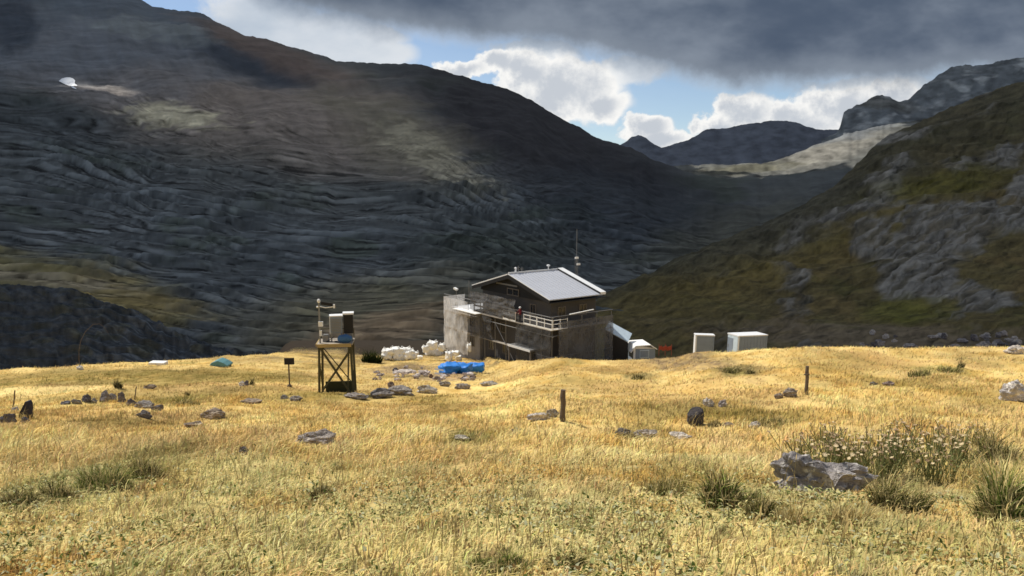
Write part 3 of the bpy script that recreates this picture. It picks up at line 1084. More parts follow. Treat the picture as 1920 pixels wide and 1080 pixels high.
DK, PL, BR, GY = (.34, .34, .40), (1.5, 1.42, 1.3), (.85, .72, .58), (1, 1, 1)
ROCKS = [
    # left row of stones
    (12, 796, 34, 20, 'dark jagged rock in the left corner beside the standing slab', DK), (44, 794, 22, 12, 'small dark stone at the foot of the standing slab', DK),
    (27, 773, 16, 10, 'little grey stone under the thin leaning stick at the far left', GY), (122, 759, 26, 8, 'flat dark stone at the left end of the stone row', DK),
    (142, 758, 24, 9, 'second low dark stone from the left in the stone row', (.5, .48, .46)), (161, 754, 20, 14, 'rounded dark stone on the left of the stone row', DK),
    (175, 756, 14, 9, 'small white flecked stone between the rounded dark stone and the tallest stone', (.8, .78, .75)), (196, 755, 26, 22, 'tallest stone in the middle of the stone row', (.55, .52, .52)),
    (209, 751, 16, 13, 'small stone wedged right of the tallest row stone', (.9, .85, .8)), (226, 754, 18, 18, 'dark stone with a pale face near the middle of the stone row', (.45, .43, .45)),
    (243, 762, 24, 16, 'dark split stone where the stick leans in the stone row', DK), (268, 766, 44, 12, 'long low mottled stone right of the leaning stick', (.7, .66, .62)),
    (294, 771, 26, 11, 'dark stone at the right end of the stone row', (.45, .42, .4)), (270, 784, 34, 14, 'dark stone with a white chip lying below the stone row', (.5, .48, .48)),
    (397, 786, 54, 18, 'broad brown slab on the slope left of the pitted rock', BR), (362, 801, 40, 10, 'low brown stone just below the broad brown slab', BR),
    (470, 757, 46, 8, 'flat grey stone in the grass left of the tower', BR), (280, 729, 26, 8, 'low brown stone above the stone row', BR),
    (452, 724, 14, 9, 'pale stone of the pair left of the sign', PL), (462, 723, 12, 10, 'dark stone of the pair left of the sign', DK),
    (456, 853, 20, 15, 'small dark lone stone in front of the pitted rock', (.45, .42, .4)),
    (532, 749, 18, 8, 'small grey stone left of the tower feet', (.7, .68, .64)), (553, 752, 28, 9, 'flat grey stone at the front left of the tower', (.8, .75, .68)),
    # outcrop in front of the tower and hut
    (668, 748, 50, 11, 'low grey stone at the left tip of the outcrop beside the tower', (.75, .7, .66)), (712, 747, 56, 17, 'large dark slab in the middle of the outcrop', (.5, .48, .48)),
    (752, 742, 60, 15, 'long grey slab of the outcrop right of the dark slab', (.7, .66, .62)), (800, 738, 46, 15, 'ridged pale slab at the right end of the outcrop', (1.05, 1.0, .88)),
    (733, 727, 14, 11, 'small dark stone standing above the outcrop', (.55, .45, .4)), (835, 725, 26, 10, 'grey stone below the blue tarpaulin pile', (.8, .75, .7)),
    (868, 729, 34, 9, 'low grey stone right of the outcrop in the grass', (.75, .7, .65)), (915, 724, 40, 8, 'flat pale stone in the grass right of the tarpaulin pile', (1, .96, .88)),
    (742, 698, 14, 8, 'dark stone on the stony ground in front of the white bags', DK), (795, 702, 26, 8, 'bleached stone on the stony ground left of the tarpaulin', (1.7, 1.55, 1.45)),
    (808, 709, 10, 8, 'dark rust coloured stone below the tarpaulin', (.5, .35, .3)), (760, 700, 46, 5, 'thin pale paving slab in front of the white bags', (1.4, 1.3, 1.2)),
    # middle of the meadow
    (593, 838, 98, 27, 'elongated pitted grey rock lying alone in the grass', (.95, .88, .82)), (1010, 788, 50, 13, 'pale flat rock left of the nearer wooden stake', PL),
    (1036, 782, 26, 15, 'grey rock touching the nearer wooden stake', (1, .95, .85)), (968, 812, 26, 9, 'dark brown stone left of the nearer wooden stake', (.5, .42, .36)),
    (866, 826, 34, 9, 'pale rock in the green patch left of centre', (1.3, 1.25, 1.1)), (1168, 820, 36, 16, 'dark weathered rock in the tuft right of the nearer stake', (.6, .56, .5)),
    (1212, 822, 50, 18, 'pale weathered rock in the tuft right of the nearer stake', (1.1, 1.02, .92)), (1308, 798, 38, 32, 'black rounded boulder between the two wooden stakes', (.2, .19, .2)),
    (1328, 762, 26, 16, 'cream stone behind the black boulder', PL), (1356, 763, 20, 13, 'grey stone beside the cream stone behind the black boulder', (1.1, 1.0, .95)),
    (1485, 745, 32, 18, 'brown grey rock at the foot of the farther wooden stake', (.75, .68, .62)), (1462, 747, 22, 9, 'low brown stone left of the rock at the farther stake', BR),
    (1416, 803, 28, 12, 'pale stone in the dark scrub right of the black boulder', PL), (1368, 801, 22, 10, 'small tan stone between the black boulder and the pale stone', (1.1, .95, .75)),
    (1276, 823, 50, 9, 'long pale stone below the black boulder', PL), (1903, 752, 60, 36, 'large whitish boulder at the right edge of the meadow', (1.55, 1.52, 1.48)),
    (1668, 723, 26, 8, 'reddish grey stone in the grass towards the right', (.9, .72, .66)), (1640, 723, 20, 7, 'dark stone left of the reddish stone towards the right', (.6, .56, .5)),
    (1908, 664, 40, 16, 'bleached flat rock at the right edge behind the meadow', PL),
    (1200, 702, 0, 0, '', GY),
]
for r_ in ROCKS:
    if r_[2]:
        if r_[4].startswith('black rounded'):
            rock(*r_[:5], tint=r_[5], sharp=.25, seed=41)
        else:
            rock(*r_[:5], tint=r_[5])
# the big boulder in front
big = rock(1543, 922, 232, 66, 'long grey lichened boulder with a split in the foreground right', (.92, .90, .91), depth=.62, seed=77, rz=-.10, sharp=.85)
V = np.array([v.co[:] for v in big.data.vertices])
L_ = big.dimensions.x / 2
hh = big.dimensions.z / 2
q = V[:, 0] / L_
V[:, 2] *= np.where(V[:, 2] > 0, 1.0 - .30 * smooth(-.25, .2, q) + .12 * smooth(-.3, -.6, q), 1)
V[:, 2] -= .11 * np.exp(-((q + .10 + .25 * V[:, 1] / .3) / .07) ** 2) * (V[:, 2] > -.05)
V += .018 * np.stack([pn(V[:, 0] * 9, V[:, 1] * 9, V[:, 2] * 16 + k) for k in (1, 4, 8)], 1) + .03 * np.stack([0 * q, 0 * q, ridged(V[:, 0] * 4, V[:, 1] * 4, V[:, 2] * 8, 3) - .3], 1)
lowq = smooth(.02, -.12, V[:, 2])
V[:, 0] *= 1 + .10 * lowq
V[:, 1] *= 1 + .35 * lowq
V[:, 0] *= 1.11
V[:, 2] = np.where(V[:, 2] > 0, V[:, 2] * 1.32, V[:, 2] * 1.6)
for v, p in zip(big.data.vertices, V):
    v.co = p
big.location.z -= .05

# scree at the foot of the right hillside
srr = np.random.default_rng(12)
for i in range(34):
    px_, py_ = 1600 + 330 * srr.random() ** .75, 628 + 26 * srr.random()
    P = BVH_R.ray_cast(ORIG, dirv(px_, py_))[0]
    rock(px_, py_, 10 + 18 * srr.random(), 5 + 8 * srr.random(), 'grey rock in the scree at the foot of the right hillside', [(.7, .68, .7), (1, .95, .92), (.4, .38, .4), (1.25, 1.2, 1.15)][i % 4],
         P=P, seed=100 + i, name='scree_rock', group='scree rocks below the right hillside')


# ---------------------------------------------------------------- plants
def tuft(px, py, wpx, hpx, label, cols, name='grass_tuft', cat='grass tuft', n=500, broad=1.0, spread_=.5, dry=.38, group=None, P=None, dep=None):
    P = P or at(px, py)
    m = P.y / F
    w, h = wpx * m, hpx * m / .95
    d_ = dep or .6 * w
    rr = np.random.default_rng(int(px * 3 + py) % 991)
    a = rr.random(n) * 2 * np.pi
    q = np.sqrt(rr.random(n))
    x = .5 * w * q * np.cos(a) * .8
    y = .5 * d_ * q * np.sin(a)
    z = G(P.x + x, P.y + y + d_ * .4) - P.z
    hh = h * (.25 + .85 * rr.random(n) ** 1.5) * (1.05 - .5 * q * q)
    cl_ = fbm(x * 4 + px, y * 4, 1.0, 2)
    hh = hh * np.clip(.8 + .7 * cl_, .3, 1.2)
    lean = np.stack([hh * .42 * rr.normal(size=n) + np.cos(a) * hh * spread_ * q * .6 + .1 * hh, hh * .3 * rr.normal(size=n)], 1)
    cols = np.array(cols)
    c = cols[rr.integers(0, len(cols), n)] * (.6 + .7 * rr.random((n, 1)))
    k = rr.random(n) < dry
    c[k] = STRAW2 * (.6 + .5 * rr.random((k.sum(), 1)))
    wd = np.maximum(.005 * broad * (.7 + .8 * rr.random(n)), m * .6 * broad * (.5 + .8 * rr.random(n)))
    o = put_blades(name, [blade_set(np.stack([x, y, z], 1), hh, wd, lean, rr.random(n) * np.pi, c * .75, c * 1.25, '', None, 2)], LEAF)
    o.location = (P.x, P.y + d_ * .4, P.z)
    return tag(o, label, cat, group)


GRN = [srgb(136, 140, 66) * .7, srgb(110, 120, 54) * .65, srgb(170, 164, 90) * .7, srgb(88, 100, 44) * .6]
LUSH = [srgb(130, 150, 64) * .75, srgb(106, 130, 54) * .7, srgb(172, 180, 96) * .75, srgb(82, 104, 42) * .6]
DRK = [srgb(92, 92, 48) * .6, srgb(74, 78, 38) * .5, srgb(124, 116, 66) * .6]
TWG = [srgb(90, 76, 56) * .4, srgb(60, 50, 42) * .4, srgb(120, 100, 70) * .4]
TUFTS = [
    (180, 925, 130, 78, 'large green grass tussock on the near left slope', LUSH, 1500, 1.6, .6), (262, 905, 96, 70, 'brown and green tussock right of the large green one', GRN + TWG, 800, 1.2, .5),
    (95, 945, 110, 48, 'low dark green growth left of the large tussock', GRN + DRK, 700, 1.6, .7), (25, 955, 80, 60, 'brownish tussock at the lower left edge', GRN + TWG, 600, 1.2, .6),
    (600, 938, 52, 40, 'small dark round tuft in the near grass left of centre', DRK, 500, 1.2, .6), (940, 1078, 170, 52, 'green grass patch at the bottom centre edge', LUSH + GRN, 1300, 1.4, .7),
    (1060, 1072, 110, 44, 'darker green grass clump right of the bottom centre patch', GRN + DRK, 800, 1.4, .7),
    (1375, 950, 120, 84, 'leafy green herbs left of the big boulder', LUSH + DRK, 1100, 2.6, .7), (1440, 975, 90, 70, 'dark green grass in front of the left end of the boulder', GRN + DRK, 700, 1.4, .5),
    (1700, 962, 140, 84, 'dark green grass shaded right of the big boulder', GRN + DRK, 1300, 1.5, .6), (1610, 985, 120, 60, 'tall yellow grass in front of the boulder', [STRAW2, STRAW, OLIVE], 700, 1.0, .5),
    (1500, 985, 110, 62, 'sparse straw stems in front of the boulder', [STRAW2, STRAW, OLIVE, STRAW], 500, 1.0, .5),
    (1895, 985, 110, 150, 'tall bright green weed at the right edge', LUSH + [STRAW2], 1400, 2.0, .5), (1880, 880, 90, 100, 'brown seeding weeds at the right edge above the bright green weed', TWG + GRN + [STRAW2], 700, 1.6, .4),
    (1250, 930, 120, 60, 'olive tussock left of the leafy herbs', GRN + [STRAW, OLIVE], 800, 1.2, .5),
    (1375, 700, 46, 16, 'dark green low shrub in front of the long container', GRN + DRK, 300, 1.6, .7), (1407, 701, 24, 14, 'small dark shrub right of the low shrub before the long container', DRK, 160, 1.6, .7),
    (1197, 712, 34, 18, 'dark tuft in the grass in front of the white shed', DRK, 220, 1.5, .7), (1730, 706, 50, 24, 'olive spiky shrub towards the right of the meadow', GRN + DRK, 320, 1.4, .5),
    (1790, 700, 60, 18, 'wide olive shrub right of the spiky shrub', GRN + DRK + [OLIVE], 320, 1.4, .6), (1803, 690, 16, 24, 'small upright dark plant on the skyline at the right', DRK, 120, 1.2, .3),
    (122, 814, 30, 20, 'dark green tuft below the standing slab', DRK + GRN, 200, 1.5, .6), (220, 729, 16, 26, 'small dark upright bush at the back left of the meadow', DRK, 240, 2.0, .3),
    (340, 760, 70, 20, 'green tuft right of the stone row', GRN + DRK, 300, 1.4, .7), (880, 826, 80, 18, 'green low growth around the pale rock left of centre', GRN, 400, 1.5, .7),
    (1170, 822, 60, 26, 'dark scrub around the weathered rocks right of the nearer stake', DRK + TWG, 300, 1.3, .6), (1450, 800, 90, 26, 'dark brown scrub right of the black boulder', DRK + TWG + GRN, 420, 1.4, .6),
    (1345, 800, 40, 24, 'brown scrub leaning on the black boulder', DRK + TWG, 200, 1.3, .6), (470, 722, 14, 24, 'thin dark plant left of the sign', DRK, 90, 1.2, .3),
    (228, 826, 12, 14, 'tiny dark sprig in the grass below the stone row', DRK, 60, 1.2, .4), (350, 742, 12, 18, 'thin brown sprig right of the stone row', TWG, 50, 1.0, .3),
]
for (px_, py_, w_, h_, lb, cl_, n_, br_, sp_) in TUFTS:
    tuft(px_, py_, w_, h_, lb, cl_, n=int(n_ * 1.7), broad=br_, spread_=sp_)
tuft(1722, 812, 56, 50, 'dark twiggy thistle standing behind the dried flowers', TWG, name='thistle', cat='thistle', n=160, broad=1.3, spread_=.8, dry=.0)
tuft(695, 681, 46, 34, 'dark green bush beside the white bags', [srgb(60, 70, 34) * .6, srgb(84, 92, 46) * .6], name='bush', cat='bush', n=900, broad=2.5, spread_=.4, dry=0.)

# dried wildflowers behind the boulder
fr = np.random.default_rng(5)
FL_MAT = simple_mat('dried_petals', (.60, .51, .36), .9, .3, 30, tint=True)
ST_MAT = simple_mat('flower_stem', (.16, .17, .06), .9, .3, 12)


def flower_meshes(seed):
    rr = np.random.default_rng(seed)
    tops = [Vector((rr.normal() * .11, rr.normal() * .10, .26 + .2 * rr.random())) for _ in range(7)]
    b = MB()
    for q in tops:
        b.path([Vector((q.x * .25, q.y * .25, -.03)), Vector((q.x * .6, q.y * .6, q.z * .55)), q], .0045, 4)
        b.box((q.x * .7, q.y * .7, q.z * .5), (.05, .012, .004), (.3, .5, rr.random() * 6))
    return b, tops


def head_mb():
    b = MB()
    b.ball((0, 0, .004), (.017, .017, .010), 1)
    for k in range(9):
        a_ = k * 2 * math.pi / 9
        b.box((math.cos(a_) * .026, math.sin(a_) * .026, .004 + .006 * (k % 2)), (.030, .015, .004), (0, -.35, a_))
    return b


fhead = None
fproto = []
for k in range(4):
    sb, tops = flower_meshes(k)
    r0 = empty('dried_wildflower', (0, 0, 0))
    sb.build('stem', ST_MAT, r0)
    for q in tops:
        if fhead is None:
            fhead = head_mb().build('flower_head', FL_MAT, r0)
            h_ = fhead
        else:
            h_ = fhead.copy()
            COL.objects.link(h_)
            h_.parent = r0
        h_.location = q
        h_.rotation_euler = (.3 * fr.normal() - .35, .3 * fr.normal(), fr.random() * 6)
        s_ = .36 + .28 * fr.random()
        h_.scale = (s_, s_, s_)
        h_.color = [(1.0, .95, .8, 1), (.7, .6, .5, 1), (1.2, 1.15, 1.0, 1), (.45, .36, .28, 1)][fr.integers(0, 4)]
    fproto.append(r0)


def copy_tree(o, parent=None):
    c_ = o.copy()
    COL.objects.link(c_)
    c_.parent = parent
    for ch in list(o.children):
        copy_tree(ch, c_)
    return c_


for i in range(100):
    px_ = 1490 + 330 * fr.random()
    py_ = 872 + 42 * fr.random() - .02 * (px_ - 1490)
    if i > 70:
        px_, py_ = 1540 + 350 * fr.random(), 832 + 40 * fr.random()
    P = at(px_, py_)
    o = fproto[i] if i < 4 else copy_tree(fproto[i % 4])
    o.location = P
    o.rotation_euler = (0, 0, fr.random() * 6.28)
    s_ = 1.0 + .5 * fr.random()
    o.scale = (s_, s_, s_)
    tag(o, 'dried wildflower with pale papery heads behind the big boulder', 'wildflower', 'dried wildflowers behind the boulder')

sets = [field(195000, 2.6, 14, 1.0, 1.0, .011, 2), field(165000, 12, 34, 1.3, 1.05, .022, 2),
        field(190000, 30, 104, 1.5, .9, .045, 1)]
o = put_blades('dry_grass', sets, LEAF)
tag(o, 'dry golden grass covering the whole sloping meadow', 'grass', kind='stuff')

# short broad leaved herbs between the grass in front
x, y = scatter(82000, 2.6, 13, 1.0)
n1 = fbm(x / 1.6, y / 2.2, 12.0, 3)
k = rng.random(len(x)) < np.clip(.45 + .9 * n1, .04, 1) * smooth(13.5, 9, y)
x, y = x[k], y[k]
n = len(x)
hz = G(x, y) + .02 + .09 * rng.random(n)
pal = np.array([srgb(214, 208, 144) * .92, srgb(176, 178, 116) * .8, srgb(228, 214, 150) * .92, srgb(112, 124, 64) * .55, srgb(90, 104, 50) * .5, srgb(150, 120, 76) * .5, srgb(204, 204, 164) * .75])
c = pal[rng.integers(0, len(pal), n)] * (.7 + .5 * rng.random((n, 1)))
a = rng.random(n) * 2 * np.pi
ln = .025 + .045 * rng.random(n)
s_ = [blade_set(np.stack([x, y, hz], 1), ln * (.2 + .6 * rng.random(n)), .012 + .02 * rng.random(n), np.stack([np.cos(a) * ln, np.sin(a) * ln], 1), a + np.pi / 2, c * .85, c, '', None, 2)]
o = put_blades('meadow_herbs', s_, LEAF2)
tag(o, 'short grey green leafy herbs mixed into the near grass', 'herbs', kind='stuff')

# tall pale seeding stems
x, y = scatter(4200, 3.2, 26, 1.1)
k = rng.random(len(x)) < np.clip(.4 + 1.0 * fbm(x / 3, y / 3, 21.0, 3) + .35 * (x > 0), .05, 1)
x, y = x[k], y[k]
n = len(x)
h = .32 + .35 * rng.random(n)
a = rng.random(n) * 2 * np.pi
lean = np.stack([np.cos(a) * h * .35 + .1 * h, np.sin(a) * h * .35], 1)
P0 = np.stack([x, y, G(x, y)], 1)
cc = (srgb(236, 208, 140) * .62)[None] * (.75 + .4 * rng.random((n, 1)))
s_ = [blade_set(P0, h, .006 + .0004 * y, lean, rng.random(n) * np.pi, cc * .8, cc, '', None, 2)]
tipp = P0.copy()
tipp[:, :2] += lean * .78
tipp[:, 2] += h * .86 - .3 * np.hypot(lean[:, 0], lean[:, 1])
s_.append(blade_set(tipp, h * .16, .011 + .005 * rng.random(n), lean * .3, rng.random(n) * np.pi, cc * .9, cc * 1.05, '', None, 2))
o = put_blades('seeding_grass_stems', s_, LEAF)
tag(o, 'tall pale seeding grass stems standing above the turf', 'grass', kind='stuff')


# ---------------------------------------------------------------- shared materials
M = {
    'timber': simple_mat('dark_timber', (.030, .027, .025), .8, .4, 2.0),
    'render': simple_mat('dim_stone_wall', (.076, .073, .072), .9, .45, .8, bump=.3),
    'pale_wall': simple_mat('pale_annex_wall', (.30, .29, .285), .9, .4, .9, bump=.3),
    'roof': simple_mat('weathered_sheet_metal_roof', (.42, .435, .48), .5, .18, .7, metal=.0, spec=.5),
    'trim': simple_mat('pale_metal_trim', (.70, .71, .72), .5, .15, 2.0),
    'black': simple_mat('black_fascia', (.012, .012, .013), .6, .3, 3.0),
    'glass': simple_mat('dark_window_glass', (.02, .022, .026), .12, .3, 3.0, spec=.6),
    'frame': simple_mat('window_frame', (.16, .14, .12), .7, .3, 5.0),
    'white': simple_mat('white_paint', (.78, .78, .76), .6, .15, 3.0),
    'steel': simple_mat('galvanised_steel', (.22, .22, .22), .45, .25, 6.0, metal=.4),
    'plank': simple_mat('scaffold_plank', (.33, .29, .24), .8, .35, 4.0),
    'cabin': simple_mat('grey_cabin_panel', (.21, .255, .32), .6, .38, 1.4, tint=True),
    'cabin_light': simple_mat('pale_cabin_panel', (.50, .60, .68), .6, .5, 1.8),
    'bag': simple_mat('white_woven_bag', (.86, .85, .81), .9, .2, 6.0, bump=.8),
    'tarp': simple_mat('blue_tarpaulin', (.022, .20, .62), .45, .45, 1.6, bump=.8, spec=.4),
    'wood': simple_mat('weathered_post_wood', (.13, .10, .075), .9, .5, 8.0, bump=.5),
    'towerwood': simple_mat('tower_timber', (.080, .072, .036), .9, .5, 5.0, bump=.4),
    'yellow': simple_mat('ochre_platform_edge', (.40, .29, .12), .8, .35, 4.0),
    'greeninfill': simple_mat('dark_green_infill', (.030, .034, .014), .8, .4, 3.0),
    'slab': simple_mat('dark_slate_slab', (.035, .032, .045), .8, .4, 3.0, bump=.4),
    'orange': simple_mat('orange_mesh', (.30, .06, .035), .8, .3, 6.0),
    'teal': simple_mat('teal_tarpaulin', (.10, .24, .26), .5, .3, 3.0),
    'maroon': simple_mat('maroon_jacket', (.13, .012, .02), .9, .3, 8.0),
    'snow': simple_mat('old_snow', (.86, .87, .89), .8, .12, .3),
    'dish': simple_mat('blue_canvas', (.05, .13, .27), .7, .4, 4.0),
}


def netting(name, col, alpha, tr=.4):
    m_, t = new_mat(name)
    out = t.n('ShaderNodeOutputMaterial')
    co = t.n('ShaderNodeTexCoord').outputs['Object']
    n1 = t.noise(co, .55, 4, .6)
    mp = t.n('ShaderNodeMapping')
    mp.inputs['Scale'].default_value = (1.0, 1.0, .42)
    t.put(mp.inputs['Vector'], co)
    n2 = t.noise(mp.outputs[0], 3.0, 4, .6)
    f = t.m('ADD', t.m('MULTIPLY', n1, .9), t.m('ADD', t.m('MULTIPLY', n2, .3), .4))
    c = t.mix(1.0, tuple(col), t.comb(f, f, f), 'MULTIPLY')
    d = t.n('ShaderNodeBsdfDiffuse')
    x = t.n('ShaderNodeBsdfTranslucent')
    t.put(d.inputs[0], c)
    t.put(x.inputs[0], c)
    q = t.n('ShaderNodeMixShader')
    q.inputs[0].default_value = tr
    t.put(q.inputs[1], d.outputs[0])
    t.put(q.inputs[2], x.outputs[0])
    tp = t.n('ShaderNodeBsdfTransparent')
    w_ = t.n('ShaderNodeMixShader')
    t.put(w_.inputs[0], t.m('ADD', t.m('ADD', t.m('MULTIPLY', t.m('SUBTRACT', n2, .5), .65), t.m('MULTIPLY', t.m('SUBTRACT', n1, .5), .45)), alpha, clamp=True))
    t.put(w_.inputs[1], tp.outputs[0])
    t.put(w_.inputs[2], q.outputs[0])
    t.put(out.inputs['Surface'], w_.outputs[0])
    return m_


NET_L = netting('lit_debris_netting', (.88, .86, .83), .52)  # lighter than the other nets to paint in the sunlight on it
NET_D = netting('grey_debris_netting', (.19, .19, .195), .66, .3)
NET_K = netting('dark_debris_netting', (.12, .118, .116), .6, .3)

# ---------------------------------------------------------------- the mountain hut under renovation
TH = math.atan2(.59, .81)
ZB = -19.6
HX, HY = 3.9, 76.0
HROT = Matrix.Rotation(TH, 3, 'Z')


def hw(x, y, z):
    return Vector((HX, HY, ZB)) + HROT @ Vector((x, y, z))


def hut_z(px, py, x, y):
    """height above the hut base that shows at photo row py for hut-plan point x, y"""
    q = hw(x, y, 0)
    return float(pix(px, py, q.y)[1]) - ZB


ZE = 8.05      # eaves
ZR = 10.05      # ridge
hut = empty('mountain_hut', (HX, HY, ZB), TH, 'grey roofed mountain hut with dark timber gable, wrapped in scaffolding', 'hut')
w_ = MB()
w_.b2(.95, 7.3, 1.0, 13.8, -1.5, 7.55)
w_.build('wall', M['render'], hut)
g_ = MB()
g_.prism([(.85, 7.56), (13.95, 7.56), (13.95, ZE - .2), (7.3, ZR - .22), (.85, ZE - .2)], 'x', .75, 7.45)
g_.build('gable', M['black'], hut)
# roof: two slopes of sheet metal with a raised verge at the far end


def slope(y0, z0, y1, z1, xa, xb, th, dz=0.0):
    b = MB()
    b.prism([(y0, z0 + dz), (y1, z1 + dz), (y1, z1 + dz - th), (y0, z0 + dz - th)], 'x', xa, xb)
    return b


rf = slope(0, ZE, 7.3, ZR, 0, 7.8, .10)
for i in range(1, 14):
    xq = i * 7.0 / 14
    rf.bar((xq, 0.02, ZE + .015), (xq, 7.28, ZR + .015), .03, .05)
roof = rf.build('roof', M['roof'], hut)
r2 = slope(7.3, ZR, 14.6, ZE, 0, 7.8, .10)
r2.build('roof', M['roof'], hut)
b = slope(-.02, ZE, 7.3, ZR, 7.05, 7.82, .24, .22)
b.build('verge', M['trim'], roof)
b = MB()
b.bar((7.02, -.02, ZE + .1), (7.02, 7.3, ZR + .1), .07, .16)
b.build('verge_gutter', M['black'], roof)
b = MB()
b.bar((0, 7.3, ZR + .05), (7.8, 7.3, ZR + .05), .24, .12)
b.build('ridge_cap', M['trim'], roof)
b = MB()
b.bar((-.03, .0, ZE - .30), (-.03, 7.3, ZR - .30), .06, .40)
b.bar((-.03, 7.3, ZR - .30), (-.03, 14.6, ZE - .30), .06, .40)
b.bar((0, -.03, ZE - .33), (7.8, -.03, ZE - .33), .06, .44)
b.b2(0.1, 7.7, .1, .95, ZE - .42, ZE - .3)
b.build('fascia', M['black'], hut)
b = MB()
b.bar((-.06, 7.35, ZR - .02), (-.06, 14.62, ZE - .02), .05, .10)
b.bar((-.06, 7.25, ZR - .02), (-.06, -.02, ZE - .02), .05, .07)
b.build('barge_board', M['trim'], hut)
# gable recess with a pale beam and attic window
b = MB()
b.b2(.66, .74, 6.6, 10.6, ZE + .55, ZE + .72)
b.build('gable_beam', M['steel'], hut)


def window(x, y, z, w, h, axis, parent, nm='window'):
    f_ = MB()
    t_ = .09
    if axis == 'x':      # on the gable face
        for a, b_, c_, d_ in ((y - w / 2, y + w / 2, z + h / 2 - t_, z + h / 2), (y - w / 2, y + w / 2, z - h / 2, z - h / 2 + t_),
                              (y - w / 2, y - w / 2 + t_, z - h / 2 + t_, z + h / 2 - t_), (y + w / 2 - t_, y + w / 2, z - h / 2 + t_, z + h / 2 - t_), (y - .03, y + .03, z - h / 2 + t_, z + h / 2 - t_)):
            f_.b2(x - .08, x - .003, a, b_, c_, d_)
    else:
        for a, b_, c_, d_ in ((x - w / 2, x + w / 2, z + h / 2 - t_, z + h / 2), (x - w / 2, x + w / 2, z - h / 2, z - h / 2 + t_),
                              (x - w / 2, x - w / 2 + t_, z - h / 2 + t_, z + h / 2 - t_), (x + w / 2 - t_, x + w / 2, z - h / 2 + t_, z + h / 2 - t_), (x - .03, x + .03, z - h / 2 + t_, z + h / 2 - t_)):
            f_.b2(a, b_, y - .08, y - .003, c_, d_)
    o = f_.build(nm, M['frame'], parent)
    p = MB()
    if axis == 'x':
        p.b2(x - .035, x - .004, y - w / 2 + t_, y + w / 2 - t_, z - h / 2 + t_, z + h / 2 - t_)
    else:
        p.b2(x - w / 2 + t_, x + w / 2 - t_, y - .035, y - .004, z - h / 2 + t_, z + h / 2 - t_)
    p.build('pane', M['glass'], o)
    return o


for y_ in (7.6,):
    window(.74, y_ - .2, ZE - .1, 2.2, .8, 'x', hut)
for y_, z_ in ((12.2, 3.6), (9.6, 3.6), (6.6, 3.6), (12.0, 1.2), (9.2, 1.2), (12.0, 6.4), (9.6, 6.4), (4.0, 6.4)):
    window(.95, y_, z_, 1.0, 1.25, 'x', hut)
for x_, z_ in ((2.4, 6.4), (5.4, 6.4), (2.4, 3.6), (5.4, 3.6), (2.4, 1.2)):
    window(x_, 1.0, z_, 1.1, 1.2, 'y', hut)
d_ = MB()
d_.b2(.86, .945, 3.6, 4.8, 0, 2.15)
dd = d_.build('door', M['timber'], hut)
d_ = MB()
d_.ball((.82, 3.75, 1.05), .05, 1)
d_.build('handle', M['steel'], dd)
# balcony round the gable and the near side
b = MB()
b.b2(-.25, .94, -.2, 14.0, 5.02, 5.2)
b.b2(.95, 7.4, -.2, .99, 5.02, 5.2)
b.build('balcony', M['timber'], hut)
b = MB()
for y_ in np.arange(5.6, 14.1, 1.4):
    b.bar((-.2, y_, 5.2), (-.2, y_, 6.25), .07)
b.bar((-.2, 5.6, 6.25), (-.2, 14.0, 6.25), .07, .10)
b.bar((-.2, 5.6, 5.75), (-.2, 14.0, 5.75), .05, .22)
b.build('balcony_railing', M['frame'], hut)
# porch over the ground floor door
b = MB()
b.b2(-1.3, .94, 1.6, 5.6, 2.45, 2.62)
pc = b.build('porch_roof', M['steel'], hut)
b = MB()
b.b2(-1.36, -1.31, 1.6, 5.6, 2.42, 2.66)
b.build('porch_edge', M['trim'], pc)
for y_ in (1.7, 5.5):
    b = MB()
    b.bar((-1.2, y_, -.3), (-1.2, y_, 2.44), .12)
    b.build('porch_post', M['frame'], hut)
# annex behind the pale netting, its wall kept pale as a bright backing
b = MB()
b.b2(.6, 4.6, 14.0, 19.4, -1.5, 4.6)
b.build('annex_wall', M['pale_wall'], hut)
b = MB()
b.b2(.3, 4.8, 13.9, 19.7, 4.61, 4.8)
b.build('annex_roof', M['trim'], hut)
window(.6, 15.6, 3.4, 1.0, 1.2, 'x', hut)
window(.6, 15.6, 1.0, 1.0, 1.2, 'x', hut)
# little aerials and a vent on the ridge
for x_, hgt, nm in ((1.5, .8, 'aerial'), (2.0, .65, 'aerial')):
    b = MB()
    b.tube((x_, 7.5, ZR), (x_, 7.5, ZR + hgt), .035)
    b.bar((x_ - .22, 7.5, ZR + hgt * .75), (x_ + .22, 7.5, ZR + hgt * .75), .04)
    b.bar((x_, 7.25, ZR + hgt * .5), (x_, 7.75, ZR + hgt * .5), .04)
    b.build(nm, M['steel'], hut)
b = MB()
b.tube((1.15, 7.5, ZR), (1.15, 7.5, ZR + .55), .10)
b.tube((1.15, 7.5, ZR + .55), (1.15, 7.5, ZR + .68), .17, .05)
b.build('chimney', M['trim'], hut)
b = MB()
b.tube((5.9, 7.6, ZR), (5.9, 7.6, ZR + .45), .05)
b.ball((5.9, 7.6, ZR + .55), (.22, .22, .12), 2)
b.build('vent', M['trim'], hut)

# ---------------------------------------------------------------- scaffold
sc = empty('scaffold', (HX, HY, ZB), TH, 'tube scaffold with debris netting and white guard rails round the hut', 'scaffold')
XO, YO = -.62, -1.15


def pole(x, y, z0, z1):
    b = MB()
    b.tube((x, y, z0), (x, y, z1), .034)
    b.b2(x - .09, x + .09, y - .09, y + .09, z0 - .02, z0 + .02)
    b.build('pole', M['steel'], sc)


